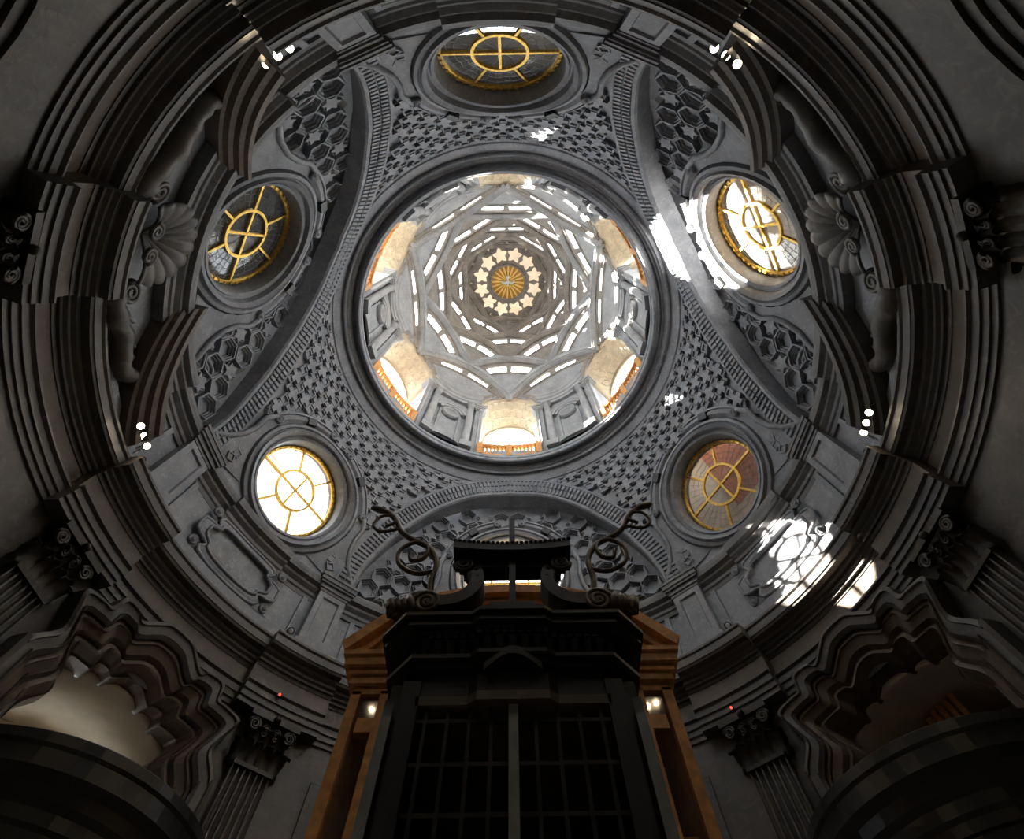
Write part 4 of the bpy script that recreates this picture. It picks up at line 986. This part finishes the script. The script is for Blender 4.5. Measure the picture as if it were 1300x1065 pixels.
# crown: four scroll consoles, cornice with beads, pole
cr = empty('crown', Matrix.Translation((TX, TY + .02, 0))); tag(cr, 'black carved crown of scroll consoles and beaded canopy on top of the tabernacle', 'crown')
def console(s, y):
    pts = crom([(.90, 2.93), (.88, 3.04), (.76, 3.10), (.62, 3.05), (.48, 3.06), (.36, 3.14), (.30, 3.28), (.33, 3.42), (.40, 3.50)], 28)
    b = MB(); loops = []
    for j, q in enumerate(pts):
        w_ = .085 + .03 * sin(j * pi / 28); th = .055
        q0 = pts[max(j - 1, 0)]; q1 = pts[min(j + 1, 28)]; t = Vector((q1[0] - q0[0], q1[1] - q0[1])).normalized(); nx, nz = -t.y, t.x
        loops.append([(s * (q[0] + nx * a), y + b_, q[1] + nz * a + ZC) for a, b_ in ((-th, -w_), (th, -w_), (th, w_), (-th, w_))])
    co = b.loft(loops).obj('console', 'bronze', cr)
    for (x, h, R_, sg) in ((.70, 3.03, .12, 1), (.43, 3.47, .09, -1)):
        spv = []
        for k in range(30):
            a = k / 29 * 4.4 * pi * sg; q = R_ * (1 - k / 34); spv.append((s * (x + q * cos(a)), y - .10, h + q * sin(a) + ZC))
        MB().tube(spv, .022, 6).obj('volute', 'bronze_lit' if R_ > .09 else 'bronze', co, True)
    bd = MB().lathe([(.001, -.022), (.022, 0), (.001, .022)], 6).mesh('leaf_bead', 'bronze')
    for k in range(4, 26, 2):
        q = pts[k]; inst('leaf_bead', bd, co, Matrix.Translation((s * q[0], y - .09, q[1] + ZC)))
for s in (-1, 1):
    console(s, .07)
    MB().loft([[(s * x, y, h + ZC) for x, h in ((.28, 2.86), (.92, 2.86), (.90, 2.96), (.34, 2.96))] for y in (.03, .25)]).obj('console_foot', 'bronze', cr)
    # acanthus bundle below the lamp arm
    for k in range(4):
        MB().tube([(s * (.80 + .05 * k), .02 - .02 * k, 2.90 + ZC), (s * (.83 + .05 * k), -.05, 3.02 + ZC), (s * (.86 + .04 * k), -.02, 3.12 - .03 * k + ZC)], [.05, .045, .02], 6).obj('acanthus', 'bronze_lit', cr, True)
def crown_tier(name, H0, H1, ex, mat='iron', dip=.0):
    n = 12; loops = []
    for k in range(n + 1):
        x = (-1 + 2 * k / n) * (.46 + ex); dz = -dip * (1 - (2 * k / n - 1) ** 2)
        loops.append([(x, -.04 - ex, H0 + dz + ZC), (x, -.04 - ex, H1 + dz + ZC), (x, .14 + ex * .4, H1 + dz + ZC), (x, .14 + ex * .4, H0 + dz + ZC)])
    return MB().loft(loops).obj(name, mat, cr)
crown_tier('canopy_tier', 3.41, 3.45, -.08); crown_tier('canopy_tier', 3.44, 3.54, -.02); crown_tier('canopy_tier', 3.54, 3.60, .03, 'bronze', .03); crown_tier('canopy_tier', 3.60, 3.68, .08, 'iron', .05)
bd = MB().lathe([(.001, -.022), (.022, 0), (.001, .022)], 6).mesh('bead', 'iron')
for k in range(25):
    f = -1 + 2 * k / 24; inst('bead', bd, cr, Matrix.Translation((f * .53, -.12, 3.69 - .05 * (1 - f * f) + ZC)))
MB().box(-.028, .028, -.05, .0, 2.86 + ZC, 4.12 + ZC).obj('pole', 'iron', cr)
# curling lamp arms
for s in (-1, 1):
    la = empty('lamp_arm', Matrix.Translation((TX + s * .68, TY + .05, 3.12 + ZC)) @ Matrix.Scale(1.07, 4)); tag(la, 'curling bronze branch rising from the crown ' + ('towards the brick-backed oculus' if s > 0 else 'towards the white oculus'), 'branch', 'curling bronze branches')
    main = crom([(0, -.05), (.03, .2), (.02, .42), (.12, .62), (.30, .74), (.42, .86), (.50, 1.02), (.62, 1.16), (.80, 1.24)], 36)
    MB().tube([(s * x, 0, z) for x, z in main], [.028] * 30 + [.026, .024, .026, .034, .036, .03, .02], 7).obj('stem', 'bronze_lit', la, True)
    l1 = crom([(.03, .30), (.18, .28), (.34, .40), (.36, .58), (.24, .68), (.12, .60), (.14, .46), (.24, .44), (.27, .54)], 30)
    MB().tube([(s * x, -.01, z) for x, z in l1], .020, 6).obj('tendril', 'bronze_lit', la, True)
    l2 = crom([(.44, .88), (.60, .84), (.70, .94), (.66, 1.08), (.54, 1.08), (.50, .98), (.58, .92)], 24)
    MB().tube([(s * x, -.01, z) for x, z in l2], .017, 6).obj('tendril', 'bronze_lit', la, True)

# ------------------------------------------------------------------ spotlights on the main cornice
hous = MB().lathe([(.01, -.16), (.06, -.16), (.075, -.1), (.085, .06), (.09, .07), (.08, .07), (.07, .03), (.01, .03)], 16).mesh('housing', 'iron', True)
lens = MB().lathe([(.001, .05), (.072, .05), (.072, .04), (.001, .04)], 16).mesh('lens', 'bulb')
arm = MB().box(-.012, .012, -.30, -.06, -.05, -.02).mesh('bracket', 'steel')
for az, nm in ((242.2, 'by the rear pier of the shaded arch'), (299.3, 'by the rear pier of the sunlit arch'), (179.7, 'below the shaded arch near the white oculus'), (359.8, 'below the sunlit arch near the brick-backed oculus')):
    for k in (-1, 0, 1):
        pos = Vector(P(az + k * 1.75, 8.26, 9.86)); tgt = Vector((0.1, -3.2, 1.2)); z = (tgt - pos).normalized(); x = Vector((0, 0, 1)).cross(z).normalized(); y = z.cross(x)
        mm = Matrix((x, y, z)).transposed().to_4x4(); mm.translation = pos
        s_ = empty('spotlight', mm); tag(s_, ('middle spotlight' if k == 0 else 'spotlight at the %s end' % ('shell' if (az - (210 if az < 270 else 330)) * k < 0 and az != 359.8 or (az == 359.8 and k < 0) else 'pier')) + ' of three ' + nm, 'spotlight', 'cornice spotlights ' + nm)
        inst('housing', hous, s_); inst('lens', lens, s_); inst('bracket', arm, s_)
        ld = bpy.data.lights.new('spot_beam', 'SPOT'); ld.energy = 14; ld.color = (1, .78, .5); ld.spot_size = rad(150); ld.spot_blend = .8; ld.shadow_soft_size = .05
        lo = bpy.data.objects.new('spot_beam', ld); link(lo, s_); lo.location = (0, 0, .09); lo.rotation_euler = (pi, 0, 0)
sens = MB().lathe([(.01, .05), (.05, .05), (.055, .02), (.075, .02), (.08, -.02), (.01, -.02)], 12)
sens_me = sens.mesh('dome', 'white', True); ring_me = MB().lathe([(.075, .03), (.10, .03), (.10, -.03), (.075, -.03)], 12).mesh('rim', 'iron')
for az, H, nm in ((134.6, 9.99, 'above the pier base by the white oculus'), (124.5, 9.75, 'above the cornice by the cabinet, below the white oculus'), (175.4, 9.9, 'by the shaded lunette spotlights'), (164.0, 9.8, 'between the cartouche and the shaded lunette pier'), (5.0, 9.9, 'by the sunlit lunette spotlights'), (14.8, 9.8, 'between the cartouche and the sunlit lunette pier'), (45.4, 9.95, 'above the pier base by the brick-backed oculus'), (56.0, 9.75, 'above the cornice by the cabinet, below the brick-backed oculus')):
    s_ = empty('ceiling_sensor'.replace('ceiling', 'round'), frame(az, 8.56, H, 30)); tag(s_, 'small white round sensor ' + nm, 'sensor', 'round sensors on the attic')
    inst('dome', sens_me, s_); inst('rim', ring_me, s_)
for az, H, nm, mt_ in ((131.5, 8.32, 'pale-vaulted', 'led_red'), (51.0, 8.0, 'brown-lit', 'led_red')):
    o = empty('indicator_light', frame(az, 8.46, H, 0)); tag(o, 'tiny red indicator light on the pilaster top beside the %s doorway' % nm, 'indicator', 'red indicator lights')
    MB().box(-.05, .05, -.04, .04, -.1, .02).obj('box', 'iron', o); MB().lathe([(.001, .05), (.02, .045), (.028, .02), (.001, .02)], 10).obj('lens', mt_, o, True)

# ------------------------------------------------------------------ daylight sampling at the windows
for az, W in [(a, PW) for a in PEN] + [(a, LW) for a in LUN]:
    ld = bpy.data.lights.new('oculus_daylight', 'AREA'); ld.shape = 'DISK'; ld.size = 2 * W['r'] + .1; ld.cycles.is_portal = True
    lo = bpy.data.objects.new('oculus_daylight', ld); col.objects.link(lo); lo.matrix_world = frame(az, W['R'] + .12, W['H'], W['tilt']) @ Matrix.Rotation(pi, 4, 'X')
for k in range(6):
    ld = bpy.data.lights.new('drum_daylight', 'AREA'); ld.shape = 'RECTANGLE'; ld.size = 3.2; ld.size_y = 5.0; ld.cycles.is_portal = True
    lo = bpy.data.objects.new('drum_daylight', ld); col.objects.link(lo); lo.matrix_world = frame(30 + 60 * k, 7.45, 22.4, 0) @ Matrix.Rotation(pi, 4, 'X')
